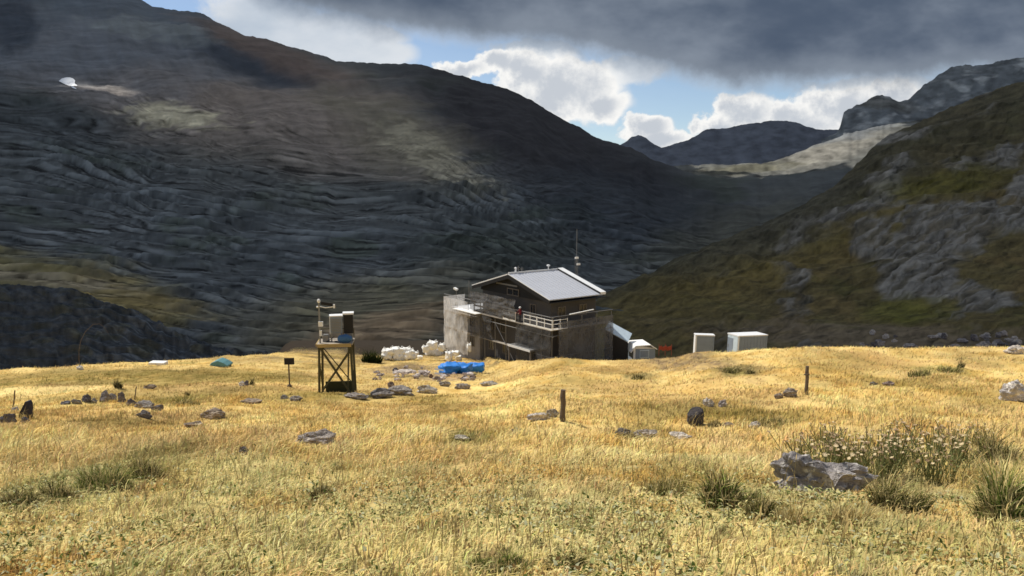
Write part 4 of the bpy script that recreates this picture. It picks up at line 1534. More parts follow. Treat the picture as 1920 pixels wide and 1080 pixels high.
for y_ in (YO, .6, 2.7, 4.8, 6.9, 9.0, 11.1, 13.2, 14.6, 17.0, 19.9):
    pole(XO + (.12 if y_ == 4.8 else 0), y_, -1.2, 6.5 if y_ < 14 else 6.2)
for x_ in (1.4, 3.4, 5.5, 7.6):
    pole(x_, YO, -1.4, 6.3)
for x_ in (1.0, 2.4):
    pole(x_, 20.1, -1.4, 6.2)
for z_ in (2.15, 4.2):
    b = MB()
    b.b2(XO + .05, .5, 14.2, 19.8, z_, z_ + .06)
    b.b2(XO - .06, XO - .02, 14.2, 19.8, z_ + .06, z_ + .24)
    b.build('deck', M['plank'], sc)
for k_, (y0_, y1_) in enumerate(((14.6, 17.0), (17.0, 19.9))):
    b = MB()
    b.tube((XO + .05, y0_, .1), (XO + .05, y1_, 2.1), .03)
    b.tube((XO + .05, y1_, 2.3), (XO + .05, y0_, 4.2), .03)
    b.build('brace', M['trim'], sc)
for z_ in (2.2, 4.4, 6.4):
    b = MB()
    b.tube((XO, YO - .2, z_), (XO, 20.1, z_), .04)
    b.build('ledger', M['steel'], sc)
    b = MB()
    b.tube((XO - .2, YO, z_ + .06), (7.8, YO, z_ + .06), .04)
    b.build('ledger', M['steel'], sc)
b = MB()
b.tube((XO, 4.8, 0), (XO, 6.9, 2.2), .035)
b.tube((XO, 6.9, 2.2), (XO, 9.0, 4.4), .035)
b.tube((XO, 13.2, 4.4), (XO, 11.1, 2.2), .035)
b.build('brace', M['steel'], sc)


def net(x0, y0, x1, y1, z0, z1, mat, nu=30, nv=22, sag=.13):
    """netting panel: slightly billowed sheet with a ragged lower hem"""
    b = MB()
    L = math.hypot(x1 - x0, y1 - y0)
    nx_, ny_ = (y1 - y0) / L, -(x1 - x0) / L
    g = []
    for j in range(nv + 1):
        row = []
        for i in range(nu + 1):
            u, v = i / nu, j / nv
            o_ = sag * float(fbm(u * L * .8, v * 5, z0 + x0, 3)) + .05 * math.sin(v * math.pi)
            zz = z0 + (z1 - z0) * v + (1 - v) ** 6 * .25 * float(pn(u * L * .9, 0, x1))
            row.append(b.b.verts.new((x0 + (x1 - x0) * u + nx_ * o_, y0 + (y1 - y0) * u + ny_ * o_, zz)))
        g.append(row)
    for j in range(nv):
        for i in range(nu):
            b.b.faces.new((g[j][i], g[j][i + 1], g[j + 1][i + 1], g[j + 1][i]))
    return b.build('netting', mat, sc, smooth_=True)


net(XO - .13, 14.6, XO - .13, 20.0, -.4, 6.1, NET_L)
net(XO - .1, 20.1, 2.4, 20.1, -.4, 6.1, NET_L)
net(.1, YO - .15, 7.75, YO - .15, .8, 5.9, NET_D)
net(XO - .13, 4.9, XO - .13, YO, 1.0, 5.0, NET_K)
net(XO - .13, 14.0, XO - .13, 5.0, 5.3, 7.5, NET_D)
net(XO - .13, 13.9, XO - .13, 9.6, 2.3, 5.0, NET_K)
b = MB()
b.b2(XO - .15, -.26, YO, 13.9, 5.03, 5.08)
b.b2(-.25, 7.6, YO, -.21, 5.03, 5.08)
b.build('deck', M['plank'], sc)
b = MB()
b.b2(XO - .95, XO - .1, 11.6, 16.6, 5.06, 5.14)
b.build('deck', M['white'], sc)  # white stands in for sunlight on this deck
b = MB()
b.b2(XO - .1, -.2, 6.2, 11.0, 2.22, 2.27)
b.build('deck', M['plank'], sc)
# white guard rails at the near corner
for (p, q) in (((XO - .1, 7.3), (XO - .1, 5.0)), ((XO - .1, 3.5), (XO - .1, 1.3)), ((XO - .1, 1.2), (XO - .1, YO - .12)), ((XO, YO - .14), (1.3, YO - .14))):
    b = MB()
    for z_, hh_ in ((5.18, .16), (5.72, .07), (6.12, .07)):
        b.bar((*p, z_), (*q, z_), .04, hh_)
    for s_ in (0, .5, 1):
        x_, y_ = p[0] + (q[0] - p[0]) * s_, p[1] + (q[1] - p[1]) * s_
        b.bar((x_, y_, 5.1), (x_, y_, 6.2), .05)
    b.build('guard_rail', M['white'], sc)
b = MB()
b.bar((1.6, YO - .12, 6.55), (4.9, YO - .12, 6.75), .06, .16)
b.build('toe_board', M['white'], sc)  # sunlit scaffold bar, its brightness given by white paint
b = MB()
b.tube((XO, 14.4, 6.4), (XO, 14.4, 8.6), .035)
b.tube((XO, 17.2, 6.1), (XO, 17.2, 7.3), .03)
lp_ = b.build('lamp_pole', M['steel'], sc)
b = MB()
b.box((XO - .1, 17.2, 7.35), (.35, .5, .2), (.3, 0, .2))
b.build('lamp_head', M['white'], lp_)

# ---------------------------------------------------------------- worker on the scaffold deck


def skin_person(name, loc, rz, label):
    """one skinned body standing with both hands forward on the rail"""
    J = {'pel': (0, 0, .95, .14, .10), 'waist': (0, 0, 1.10, .14, .10), 'chest': (0, .01, 1.32, .17, .12), 'neck': (0, 0, 1.49, .055, .055), 'head': (0, .02, 1.60, .085, .10), 'crown': (0, .015, 1.70, .07, .08),
         'nose': (0, .115, 1.60, .016, .016)}
    E = [('pel', 'waist'), ('waist', 'chest'), ('chest', 'neck'), ('neck', 'head'), ('head', 'crown'), ('head', 'nose')]
    for s, k in ((-1, 'l'), (1, 'r')):
        J['sh' + k] = (s * .19, 0, 1.42, .065, .065)
        J['el' + k] = (s * .26, .10, 1.17, .046, .046)
        J['wr' + k] = (s * .22, .33, 1.08, .032, .03)
        J['pm' + k] = (s * .21, .41, 1.07, .036, .02)
        E += [('chest', 'sh' + k), ('sh' + k, 'el' + k), ('el' + k, 'wr' + k), ('wr' + k, 'pm' + k)]
        for f_, (ox, ln_) in enumerate(((-.03, .075), (-.01, .085), (.012, .08), (.032, .062))):
            J[f'f{f_}{k}'] = (s * .21 + ox, .41 + ln_ * .6, 1.045, .009, .009)
            J[f'g{f_}{k}'] = (s * .21 + ox, .41 + ln_, 1.01, .008, .008)
            E += [('pm' + k, f'f{f_}{k}'), (f'f{f_}{k}', f'g{f_}{k}')]
        J['th' + k] = (s * .21 - s * .05, .38, 1.05, .010, .010)
        E.append(('wr' + k, 'th' + k))
        J['hp' + k] = (s * .09, 0, .88, .095, .095)
        J['kn' + k] = (s * .11, .02, .50, .062, .062)
        J['an' + k] = (s * .12, -.01, .10, .045, .045)
        J['to' + k] = (s * .13, .15, .04, .045, .04)
        E += [('pel', 'hp' + k), ('hp' + k, 'kn' + k), ('kn' + k, 'an' + k), ('an' + k, 'to' + k)]
    names = list(J)
    me = bpy.data.meshes.new(name)
    me.from_pydata([J[k][:3] for k in names], [(names.index(a), names.index(b)) for a, b in E], [])
    o = bpy.data.objects.new(name, me)
    COL.objects.link(o)
    o.modifiers.new('skin', 'SKIN')
    o.modifiers.new('sub', 'SUBSURF').levels = 1
    for i, k in enumerate(names):
        sv = me.skin_vertices[0].data[i]
        sv.radius = J[k][3:5]
        sv.use_root = (k == 'pel')
    dg = bpy.context.evaluated_depsgraph_get()
    m2 = bpy.data.meshes.new_from_object(o.evaluated_get(dg))
    m2.name = name
    bpy.data.objects.remove(o)
    for m_ in (simple_mat('skin', (.45, .27, .2), .6), M['maroon'], simple_mat('dark_trousers', (.03, .032, .04), .9)):
        m2.materials.append(m_)
    for p in m2.polygons:
        z = p.center.z
        hand = p.center.y > .33 and z < 1.2
        p.material_index = 0 if (z > 1.5 or hand) else (1 if z > .93 else 2)
    m2.shade_smooth()
    o = bpy.data.objects.new(name, m2)
    COL.objects.link(o)
    o.location = loc
    o.rotation_euler = (0, 0, rz)
    tag(o, label, 'person')
    b = MB()
    b.ball((0, .015, 1.665), (.115, .135, .12), 3)
    bmesh.ops.delete(b.b, geom=[v for v in b.b.verts if v.co.z < 1.655], context='VERTS')
    b.tube((0, .03, 1.65), (0, .03, 1.665), .15, .135, 14)
    b.build('helmet', M['white'], o)
    return o


P = hw(XO - .02, 4.25, 5.09)
skin_person('person', P, TH + R(90), 'person in a maroon jacket and white helmet standing at the scaffold rail')

# ---------------------------------------------------------------- radio mast behind the hut
mp = hw(8.6, 8.2, 0)
top = float(pix(1081, 430, mp.y)[1])
zb_ = float(G(np.array([mp.x]), np.array([mp.y]))[0])
ms = empty('radio_mast', (float(pix(1081, 470, mp.y)[0]), mp.y, zb_), .4, 'slim grey radio mast rising behind the hut roof', 'mast')
Hm = top - zb_
b = MB()
for a_ in range(3):
    q = (math.cos(a_ * 2.094) * .18, math.sin(a_ * 2.094) * .18)
    b.tube((*q, -.3), (*q, Hm * .80), .022, n=5)
    q2 = (math.cos((a_ + 1) * 2.094) * .18, math.sin((a_ + 1) * 2.094) * .18)
    for k in range(int(Hm * .8 / .6)):
        b.tube((*q, k * .6), (*q2, k * .6 + .6), .011, n=4)
b.build('lattice', M['steel'], ms)
b = MB()
b.tube((.02, 0, Hm * .78), (.02, 0, Hm), .03)
b.build('whip_aerial', M['steel'], ms)
for k, (z_, s_) in enumerate(((float(pix(1081, 483, mp.y)[1]) - zb_, -1), (float(pix(1081, 495, mp.y)[1]) - zb_, 1))):
    b = MB()
    b.box((s_ * .12, -.3, z_), (.42, .16, .22))
    b.tube((s_ * .1, -.2, z_), (0, 0, z_), .03)
    b.build('antenna', M['white'], ms)

# ---------------------------------------------------------------- passage and white shed on the right of the hut
P = at(1208, 690)
yq = 80.0
xq, zq = pix(1208, 681, yq)
shed = empty('shed', (float(xq), yq, float(zq)), R(8), 'small white shed with a grey front at the right foot of the hut', 'shed')
m_ = yq / F
sw, sh = 44 * m_, 36 * m_
b = MB()
b.b2(-sw / 2 + .22, sw / 2 - .05, 0, 2.6, -1.2, sh - .42)
b.build('wall', M['cabin'], shed)
b = MB()
b.prism([(-sw / 2 - .35, sh - .75), (-sw / 2 + .18, sh - .05), (sw / 2 - .62, sh + .02), (sw / 2 + .12, sh - .46), (sw / 2 + .12, sh - .56), (sw / 2 - .66, sh - .1), (-sw / 2 + .2, sh - .16), (-sw / 2 - .3, sh - .85)], 'y', -.18, 2.8)
b.b2(-sw / 2 + .0, -sw / 2 + .21, -.05, .1, .3, sh - .2)
b.build('roof', M['white'], shed)
b = MB()
b.prism([(-sw / 2 + .21, sh - .43), (sw / 2, sh - .43), (-sw / 2 + .4, sh - .14), (-sw / 2 + .25, sh - .16)], 'y', -.02, 2.5)
b.build('gable', M['white'], shed)
b = MB()
b.b2(-.55, .5, -.04, -.004, sh * .30, sh * .72)
fr_ = b.build('window', M['cabin_light'], shed)
b = MB()
b.b2(-.48, .43, -.075, -.045, sh * .30 + .08, sh * .72 - .08)
b.build('pane', M['cabin'], fr_)
# covered passage between hut and shed
A = Vector((*[float(q) for q in (pix(1134, 617, 80.6)[0],)], 80.6, float(pix(1134, 617, 80.6)[1])))
B = Vector((float(pix(1178, 641, 80.2)[0]), 80.2, float(pix(1178, 641, 80.2)[1])))
ps = empty('covered_passage', (A.x, A.y, ZB), 0, 'sloping covered passage leading from the hut down to the white shed', 'passage')
o_ = Vector((A.x, A.y, ZB))
b = MB()
a0, b0 = A - o_, B - o_
sidev = Vector((.75, 2.2, .50))
b.face([a0, b0, b0 + sidev, a0 + sidev])
pr = b.build('roof', M['cabin_light'], ps)
sm = pr.modifiers.new('thick', 'SOLIDIFY')
sm.thickness = .08
b = MB()
b.face([a0 + Vector((0, .06, -.1)), b0 + Vector((0, .06, -.1)), Vector((b0.x, b0.y + .06, -.8)), Vector((a0.x, a0.y + .06, -.8))])
wl = b.build('wall', M['timber'], ps)
sm = wl.modifiers.new('thick', 'SOLIDIFY')
sm.thickness = .08
sm.offset = -1

# orange barrier mesh
yq = 93.0
bx_, bz_ = pix(1247, 661, yq)
b = MB()
for i in range(8):
    x0_ = (i - 4) * .2
    b.box((x0_ + .1, .05 * math.sin(i * 1.7), .55 + .08 * math.sin(i * 2.1)), (.21, .05, .5), (0, .05 * math.cos(i), .1 * math.cos(i * 2)))
for i in (0, 4, 8):
    b.tube(((i - 4) * .2, -.05, -.4), ((i - 4) * .2, -.05, 1.1), .025)
ob = b.build('safety_barrier', M['orange'])
ob.location = (float(bx_), yq, float(bz_))
tag(ob, 'red orange safety barrier right of the white shed', 'barrier')

# ---------------------------------------------------------------- two site cabins


def cabin(pxl, pxr, pyt, pyb, Yc, rz, dep, label, mats, name='site_cabin', dx_=0, roll=0, side_lit=True, left_w=None):
    m_ = Yc / F
    x_, z_ = pix(pxl, pyb, Yc)
    wl_ = (pxr - pxl) * m_ / math.cos(rz)
    h_ = (pyb - pyt) * m_ * 1.0
    e = empty(name, (float(x_), Yc, float(z_)), rot=(0, roll, rz), label=label, cat='cabin')
    fr_, lf, tp = mats  # sunlit end and top get lighter colours than the shaded front
    b = MB()
    b.b2(0.0, wl_, .0, dep, -.8, h_ - .14)
    w_ = b.build('wall', fr_, e)
    b = MB()
    b.b2(-.06, wl_ + .06, -.07, dep + .06, h_ - .135, h_)
    b.build('roof', tp, e)
    b = MB()
    b.b2(-.04, -.004, .06, dep - .06, -.7, h_ - .15)
    b.build('lit_end_panel', lf, e)
    for x0_ in (0.0, wl_ - .12):
        b = MB()
        b.b2(x0_ - .02, x0_ + .12, -.05, -.003, -.75, h_ - .14)
        b.build('corner_post', tp if x0_ == 0 else fr_, e)
    return e, wl_, h_


e, w1, h1 = cabin(1303, 1338, 626, 663, 92.0, R(-2), 1.0, 'small upright grey site cabin with a left edge painted sunlit', (M['cabin'], M['white'], M['trim']), roll=R(1.5))
e, w2, h2 = cabin(1382, 1446, 628, 669, 89.5, R(22), 2.0, 'long pale site container with a left end painted sunlit', (M['cabin'], M['cabin_light'], M['trim']), roll=R(2.4))
for k in range(1, 9):
    b = MB()
    b.b2(k * w2 / 9 - .03, k * w2 / 9 + .03, -.03, -.003, 0, h2 - .2)
    b.build('rib', M['cabin'], e)
b = MB()
b.b2(-.07, -.042, .9, 1.9, .1, h2 - .5)
dr = b.build('door', M['cabin'], e)
b = MB()
b.b2(-.10, -.072, 1.7, 1.78, .9, 1.3)
b.build('handle', M['steel'], dr)

# ---------------------------------------------------------------- white bulk bags, blue tarpaulin pile


def bag(px, py, wpx, hpx, label, group, Y=None, mat='bag', name='bulk_bag', cat='bag', seed=0, squash=1.0):
    if Y:
        x_, z_ = pix(px, py, Y)
        P = Vector((float(x_), Y, float(z_)))
    else:
        P = at(px, py)
    m_ = P.y / F
    w_, h_ = wpx * m_, hpx * m_
    b = bmesh.new()
    bmesh.ops.create_cube(b, size=2.0)
    bmesh.ops.subdivide_edges(b, edges=b.edges[:], cuts=7, use_grid_fill=True)
    V = np.array([v.co[:] for v in b.verts])
    r_ = np.linalg.norm(V, axis=1)[:, None]
    V = V * (1 - .42 * (1 - 1 / r_) ** .8)
    V *= (1 + .30 * fbm(V[:, 0] * 1.1 + seed * 3.1, V[:, 1] * 1.1, V[:, 2] * 1.1 + seed, 4))[:, None]
    V[:, 2] += .22 * fbm(V[:, 0] * 2.5 + seed, V[:, 1] * 2.5, seed * 1.7, 3) * (V[:, 2] > 0)
    V = V / np.abs(V).max(0)[None]
    for v, q in zip(b.verts, V):
        v.co = (q[0] * w_ / 2, q[1] * w_ * .45, (q[2] * .5 + .5) * h_ - .05)
    me = bpy.data.meshes.new(name)
    b.to_mesh(me)
    b.free()
    me.shade_smooth()
    me.materials.append(M[mat])
    o = bpy.data.objects.new(name, me)
    COL.objects.link(o)
    o.location = P
    o.rotation_euler = (0, 0, (seed * 1.3) % 1 - .5)
    tag(o, label, cat, group)
    if mat == 'bag' and hpx > 12:
        lo = MB()
        for s in (-1, 1):
            lo.path([(s * w_ * .33, 0, h_ * .82), (s * w_ * .30, .02, h_ * 1.06), (s * w_ * .12, 0, h_ * .9)], .035, 5)
        lo.build('loop', M['bag'], o)
    return o


gb = 'white bulk bags stacked left of the hut'
bag(727, 675, 24, 24, 'rounded white bulk bag at the left end of the bag row', gb, seed=1)
bag(748, 677, 24, 18, 'white bulk bag in front in the middle of the left heap', gb, seed=2)
bag(768, 675, 24, 22, 'white bulk bag at the right end of the left heap', gb, seed=3)
bag(742, 668, 24, 19, 'white bag lying on the back of the left heap', gb, seed=4, Y=82.5)
bag(761, 666, 26, 17, 'flattened white bag at the top right of the left heap', gb, seed=5, Y=82.5)
bag(806, 668, 20, 24, 'tall white bag of the heap nearest the pale netting', gb, seed=6)
bag(822, 667, 20, 22, 'white bag touching the pale netting', gb, seed=7)
bag(812, 656, 22, 19, 'white bag on top of the heap nearest the netting', gb, seed=8, Y=83.5)
bag(788, 674, 12, 9, 'small crumpled white sack between the two heaps', gb, seed=9)
bag(842, 678, 16, 22, 'white bag at the foot of the pale netting', gb, seed=10)
bag(860, 676, 14, 12, 'small white sack on the rubble below the pale netting', gb, seed=11)
bag(880, 660, 10, 18, 'pale grey sack standing by the dark hut wall', gb, seed=12, Y=84)
bag(780, 671, 14, 14, 'half empty white sack at the right end of the left heap', gb, seed=21)
bag(733, 664, 16, 12, 'small white bag lying on the rounded bag at the left', gb, seed=22, Y=82.0)
bag(798, 660, 14, 14, 'white sack leaning on the left of the tall bag', gb, seed=23, Y=82.5)
bag(829, 658, 14, 16, 'white sack against the netting behind the other bags', gb, seed=24, Y=84.0)
bag(852, 668, 20, 12, 'white rubble sack halfway along the foot of the netting', gb, seed=25, Y=82.5)
rb_ = np.random.default_rng(31)
for i in range(42):
    px_, py_ = 700 + 190 * rb_.random(), 690 + 24 * rb_.random()
    if 812 < px_ < 905 and py_ < 706:
        py_ += 12
    rock(px_, py_, 6 + 12 * rb_.random(), 3 + 4 * rb_.random(), 'pale broken stone in the rubble in front of the hut', tint=[(1.5, 1.35, 1.25), (1.0, .9, .85), (.6, .5, .45), (1.9, 1.8, 1.75)][i % 4],
         seed=300 + i, name='rubble_stone', group='rubble stones in front of the hut')
gt = 'blue tarpaulin bundles in front of the hut'
bag(843, 702, 42, 25, 'dark blue tarpaulin bundle with white stripes at the left', gt, mat='tarp', name='tarpaulin_bundle', cat='tarpaulin', seed=13)
bag(868, 700, 40, 22, 'blue tarpaulin bundle in the middle of the pile', gt, mat='tarp', name='tarpaulin_bundle', cat='tarpaulin', seed=14)
bag(892, 698, 36, 21, 'bright blue tarpaulin bundle at the right end of the pile', gt, mat='tarp', name='tarpaulin_bundle', cat='tarpaulin', seed=15)
P = at(826, 703)
b = MB()
for k in range(2):
    b.box((0, -.1 * k, .22 + .32 * k), (.72, .06, .13), (0, .14, 0))
ob = b.build('striped_board', M['white'])
ob.location = P + Vector((-.05, -.75, .05))
ob.rotation_euler = (R(-20), 0, R(-8))
tag(ob, 'pair of white slats leaning on the dark blue tarpaulin bundle', 'board')

# ---------------------------------------------------------------- wooden tower with the weather gear
P = at(626, 737)
P.y += .9
P.z = float(G(np.array([P.x]), np.array([P.y]))[0])
ms_ = P.y / F
tw = empty('observation_tower', P, R(7), 'tall timber trestle tower with an ochre platform in front of the valley', 'tower')
pz = float(pix(626, 642, P.y)[1]) - P.z       # platform height
hw_, bw = .82, .90
for (sx, sy) in ((-1, -1), (1, -1), (-1, 1), (1, 1)):
    b = MB()
    b.bar((sx * bw, sy * bw * .8, -.3), (sx * hw_, sy * hw_ * .8, pz), .115)
    b.build('leg', M['towerwood'], tw)
b = MB()
b.bar((.60, -.78, -.1), (.72, -.68, pz), .08)
b.build('leg', M['towerwood'], tw)


def brace(p, q, w=.09):
    b = MB()
    b.bar(p, q, w, w * .8)
    b.build('brace', M['towerwood'], tw)


brace((-.78, -.74, pz - .1), (.84, -.80, .02), .10)
brace((.80, -.72, pz - .35), (-.84, -.76, .1), .06)
brace((.80, .70, pz - .35), (-.82, .72, .1), .06)
brace((-.82, .74, pz - .4), (.80, .74, .2), .05)
brace((-.90, .66, .1), (-.84, -.66, pz - .5), .06)
brace((.92, -.66, .1), (.86, .66, pz - .5), .06)
b = MB()
b.b2(-.93, .93, -.78, .78, pz + .001, pz + .08)
pf = b.build('platform', M['plank'], tw)
b = MB()
b.b2(-.90, .86, -.84, -.783, pz - .09, pz + .09)
b.b2(-.985, -.933, -.78, .78, pz - .04, pz + .09)
b.build('platform_edge', M['yellow'], pf)
b = MB()
for y_ in (-.6, 0, .6):
    b.bar((-.85, y_, pz - .09), (.85, y_, pz - .09), .08, .15)
b.build('joist', M['towerwood'], tw)
b = MB()
b.b2(-.72, .70, .58, .64, -.2, .46)
b.build('dark_infill', M['greeninfill'], tw)  # dark green sheet filling the dark area between the legs
b = MB()
b.bar((.82, -.95, .08), (.2, -1.0, .02), .16, .07)
b.build('foot_plank', M['plank'], tw)
b = MB()
for x_ in (-.88, -.35, .3, .88):
    b.bar((x_, .74, pz + .08), (x_, .74, pz + .62), .045)
b.bar((-.88, .74, pz + .62), (.88, .74, pz + .62), .045)
b.build('railing', M['towerwood'], tw)
# gear standing on the platform
T0 = Matrix.Translation(P) @ Matrix.Rotation(R(7), 4, 'Z')


def on_deck(x, y, z=0):
    return T0 @ Vector((x, y, pz + .08 + z))


wc = empty('instrument_cabinet', on_deck(.02, .05), R(14), 'pale grey instrument cabinet with its sunlit edge painted pale on the tower platform', 'cabinet')
b = MB()
b.b2(-.31, .31, -.26, .26, .46, 1.36)
b.build('body', M['cabin'], wc, bevel=.02)
b = MB()
b.b2(-.35, -.313, -.27, .27, .43, 1.362)
b.b2(-.35, .35, -.30, .30, 1.365, 1.42)
b.build('frame', M['trim'], wc)  # pale left edge puts the sun on that side into the colour
for s in (-1, 1):
    b = MB()
    b.bar((s * .26, -.2, .0), (s * .26, -.2, .46), .07)
    b.build('leg', M['steel'], wc)
b = MB()
for k in range(9):
    b.b2(-.26, .26, -.285, -.263, .52 + k * .085, .56 + k * .085)
b.build('louvre', M['steel'], wc)
dc = empty('dark_cabinet', on_deck(.66, .15), R(10), 'dark cabinet with a white lid at the right of the tower platform', 'cabinet')
b = MB()
b.b2(-.25, .25, -.26, .26, .42, 1.44)
b.build('body', M['black'], dc, bevel=.02)
b = MB()
b.b2(-.29, .29, -.30, .30, 1.445, 1.53)
b.build('lid', M['trim'], dc)
b = MB()
b.b2(-.21, .21, -.22, .22, 0, .418)
b.build('plinth', M['steel'], dc)
bg = MB()
bg.ball((0, 0, .20), (.40, .24, .24), 3)
for v in bg.b.verts:
    v.co += Vector((0, 0, .06 * float(pn(v.co.x * 6, v.co.y * 6, v.co.z * 6))))
ob = bg.build('canvas_bundle', M['dish'], smooth_=True)
ob.location = on_deck(.50, -.42)
tag(ob, 'blue canvas bundle in front of the dark cabinet on the tower', 'bundle')
cb = MB()
cb.b2(-.16, .16, -.13, .13, 0, .34)
cb.b2(-.13, .13, -.10, .10, .341, .40)
ob = cb.build('battery_box', M['steel'], bevel=.015)
ob.location = on_deck(-.52, -.1)
tag(ob, 'small grey battery box at the left of the tower platform', 'box')
cb = MB()
cb.path([(-.45, -.3, .02), (-.3, -.38, .05), (-.05, -.4, .03), (.15, -.34, .04)], .022)
cb.path([(-.02, -.3, .3), (-.25, -.32, .12), (-.45, -.3, .02)], .016)
ob = cb.build('cable', M['black'])
ob.location = on_deck(0, 0, .01)
tag(ob, 'black cable looping between the boxes on the tower platform', 'cable')
wm = empty('weather_mast', on_deck(-.78, -.5), R(-5), 'thin white weather mast with a side arm on the left of the tower platform', 'mast')
b = MB()
b.tube((0, 0, -.05), (0, 0, 2.25), .045)
b.build('pole', M['steel'], wm)
b = MB()
b.path([(-.05, 0, 2.0), (.35, 0, 1.92), (.82, 0, 1.98)], .03)
b.tube((.82, 0, 1.9), (.82, 0, 2.1), .05)
b.build('side_arm', M['white'], wm)
b = MB()
b.ball((0, 0, 2.27), (.09, .09, .12), 2)
b.tube((-.13, 0, 1.95), (-.02, 0, 1.95), .05)
b.build('sensor', M['white'], wm)
b = MB()
b.box((.42, .02, 2.12), (.62, .05, .16), (0, .14, 0))
b.build('solar_panel', M['black'], wm)
b = MB()
b.box((.08, -.05, 1.05), (.22, .14, .26))
b.tube((.05, -.02, .4), (.05, -.02, .7), .07)
b.build('junction_box', M['white'], wm)

# ---------------------------------------------------------------- sign, stakes, sticks
P = at(543, 725)
s0 = empty('sign', P, R(5), 'dark rectangular board on a thin post left of the tower', 'sign')
m_ = P.y / F
b = MB()
b.tube((0, 0, -.2), (0, 0, 56 * m_), .045, .04)
b.tube((0, 0, -.05), (0, 0, .12), .16, .10)
b.build('post', M['wood'], s0)
b = MB()
b.b2(-9.5 * m_ + .05, 9.5 * m_ + .05, -.08, -.045, 44 * m_, 57 * m_)
b.build('board', M['timber'], s0, bevel=.01)


def stake(px, py, hpx, r, label, lean=0.0, name='wooden_stake', mat='wood', cat='stake', knob=False):
    P = at(px, py)
    m_ = P.y / F
    h_ = hpx * m_ / .97
    b = MB()
    n_ = 6
    for k in range(n_):
        z0_, z1_ = -.25 + (h_ + .25) * k / n_, -.25 + (h_ + .25) * (k + 1) / n_
        f0, f1 = lean * z0_ + .012 * math.sin(k * 2.1), lean * z1_ + .012 * math.sin((k + 1) * 2.1)
        b.tube((f0, 0, z0_), (f1, 0, z1_), r * (1.08 - .1 * k / n_) * (1 + .06 * math.sin(k * 4.0)), r * (1.08 - .1 * (k + 1) / n_) * (1 + .06 * math.sin(k * 4.0 + 4)), 9)
    o = b.build(name, M[mat])
    if knob:
        b = MB()
        b.tube((lean * h_ - r * 2.0, -r, h_ * .72), (lean * h_ + r, -r * 1.1, h_ * .72), r * .45)
        b.build('insulator', M[mat], o)
    o.location = P
    return tag(o, label, cat)


stake(1055, 790, 61, .078, 'weathered wooden stake in the middle of the meadow', .01)
stake(1512, 740, 55, .068, 'dark fence stake with a nail farther back to the right', -.02, knob=True)
stake(25, 765, 34, .03, 'thin leaning stick at the far left edge', .18, 'thin_stick', cat='stick')
stake(252, 750, 26, .025, 'thin stick leaning out of the stone row', .22, 'thin_stick', cat='stick')
# dark wedge shaped slab
P = at(48, 783)
m_ = P.y / F
b = MB()
b.prism([(-16 * m_, -6 * m_), (-2 * m_, 22 * m_), (5 * m_, 33 * m_), (11 * m_, 34 * m_), (13 * m_, 28 * m_), (11 * m_, 10 * m_), (9 * m_, -6 * m_)], 'y', -.1, .14)
bmesh.ops.subdivide_edges(b.b, edges=b.b.edges[:], cuts=2, use_grid_fill=True)
for v in b.b.verts:
    v.co += .05 * Vector((float(pn(v.co.x * 4, v.co.y * 4, v.co.z * 4)), float(pn(v.co.x * 4 + 9, v.co.y * 4, v.co.z * 4)), 0))
ob = b.build('standing_slab', M['slab'], bevel=.02)
ob.location = P
tag(ob, 'dark purple wedge shaped slab standing upright at the left edge', 'stone slab')

# pale bent pole, white sheet and teal covered heap on the far left rim
x_, z_ = pix(150, 692, 54.5)
m_ = 54.5 / F
b = MB()
pts = [(0, 0, -.3), (-.02, 0, 18 * m_), (1 * m_, 0, 36 * m_), (6 * m_, 0, 54 * m_), (16 * m_, 0, 71 * m_), (32 * m_, 0, 85 * m_), (44 * m_, 0, 86 * m_), (54 * m_, 0, 78 * m_), (60 * m_, 0, 66 * m_)]
for k in range(len(pts) - 1):
    b.tube(pts[k], pts[k + 1], .022 - .0015 * k, .022 - .0015 * (k + 1), 6)
ob = b.build('bent_pole', M['wood'])
ob.location = (float(x_), 54.5, float(G(np.array([float(x_)]), np.array([54.5]))[0]))
tag(ob, 'thin pale pole bent over in an arc at the dark valley rim', 'pole')
P = at(149, 692)
rock(149, 693, 14, 8, 'white stone at the foot of the bent pole', (2.0, 2.0, 1.95), seed=3)


def rim(px, py):
    """ground point just on the near side of the rim"""
    for d_ in range(0, 40):
        h_ = BVH_M.ray_cast(ORIG, dirv(px, py + d_))[0]
        if h_ is not None and h_.y < 100:
            return h_
    return at(px, py + 12)


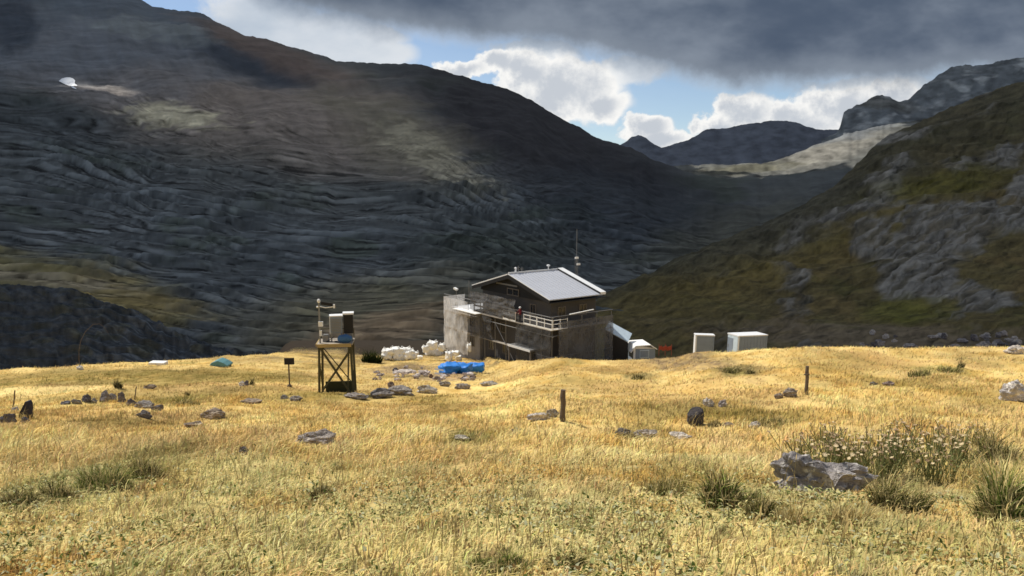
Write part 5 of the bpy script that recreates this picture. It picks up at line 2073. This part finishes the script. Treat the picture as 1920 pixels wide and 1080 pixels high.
P = rim(297, 684)
m_ = P.y / F
b = MB()
b.box((0, 0, 3 * m_), (30 * m_, .8, 6.5 * m_), (0, R(1.5), 0))
ob = b.build('white_sheet', M['white'], bevel=.05)
ob.location = P
tag(ob, 'long low white sheet lying on the left rim of the meadow', 'sheet')
P = rim(414, 686)
m_ = P.y / F
b = MB()
b.prism([(-19 * m_, 2 * m_), (-13 * m_, 9 * m_), (-2 * m_, 13 * m_), (9 * m_, 9 * m_), (18 * m_, 3 * m_), (17 * m_, 0), (-18 * m_, 0)], 'y', -.5, .7)
tt_ = b.build('covered_heap', M['teal'], bevel=.06)
tt_.location = P
b = MB()
b.b2(-15 * m_, 15 * m_, -.42, .6, -6 * m_, -.004)
b.build('base', M['timber'], tt_)
tag(tt_, 'low heap under a pale teal tarpaulin at the left rim', 'covered heap')

# old snow on the mountain


def snow(px, py, outline, bvh, label):
    rings, fc_ = [], []
    n_ = len(outline)
    for k in (1.0, .8, .6, .4, .2):
        for a_, b_ in outline:
            d_ = dirv(px + a_ * k, py + b_ * k)
            h_ = bvh.ray_cast(ORIG, d_)[0]
            rings.append(h_ * (1 - .006 - .004 * (1 - k)))
    h_ = bvh.ray_cast(ORIG, dirv(px, py))[0] * .988
    rings.append(h_)
    for q_ in range(4):
        for i in range(n_):
            i2 = (i + 1) % n_
            fc_.append((q_ * n_ + i, q_ * n_ + i2, (q_ + 1) * n_ + i2, (q_ + 1) * n_ + i))
    for i in range(n_):
        fc_.append((4 * n_ + i, 4 * n_ + (i + 1) % n_, 5 * n_))
    me = bpy.data.meshes.new('snow_patch')
    me.from_pydata([p - h_ for p in rings], [], fc_)
    me.materials.append(M['snow'])
    o = bpy.data.objects.new('snow_patch', me)
    COL.objects.link(o)
    o.location = h_
    return tag(o, label, 'snow')


snow(128, 155, [(-18, -3), (-12, -8), (-4, -10), (3, -10), (9, -8), (13, -4), (12, 1), (17, 5), (15, 12), (8, 10), (2, 6), (-6, 3)], BVH_L, 'bright white snow patch high on the left mountain')
sunny_ = None
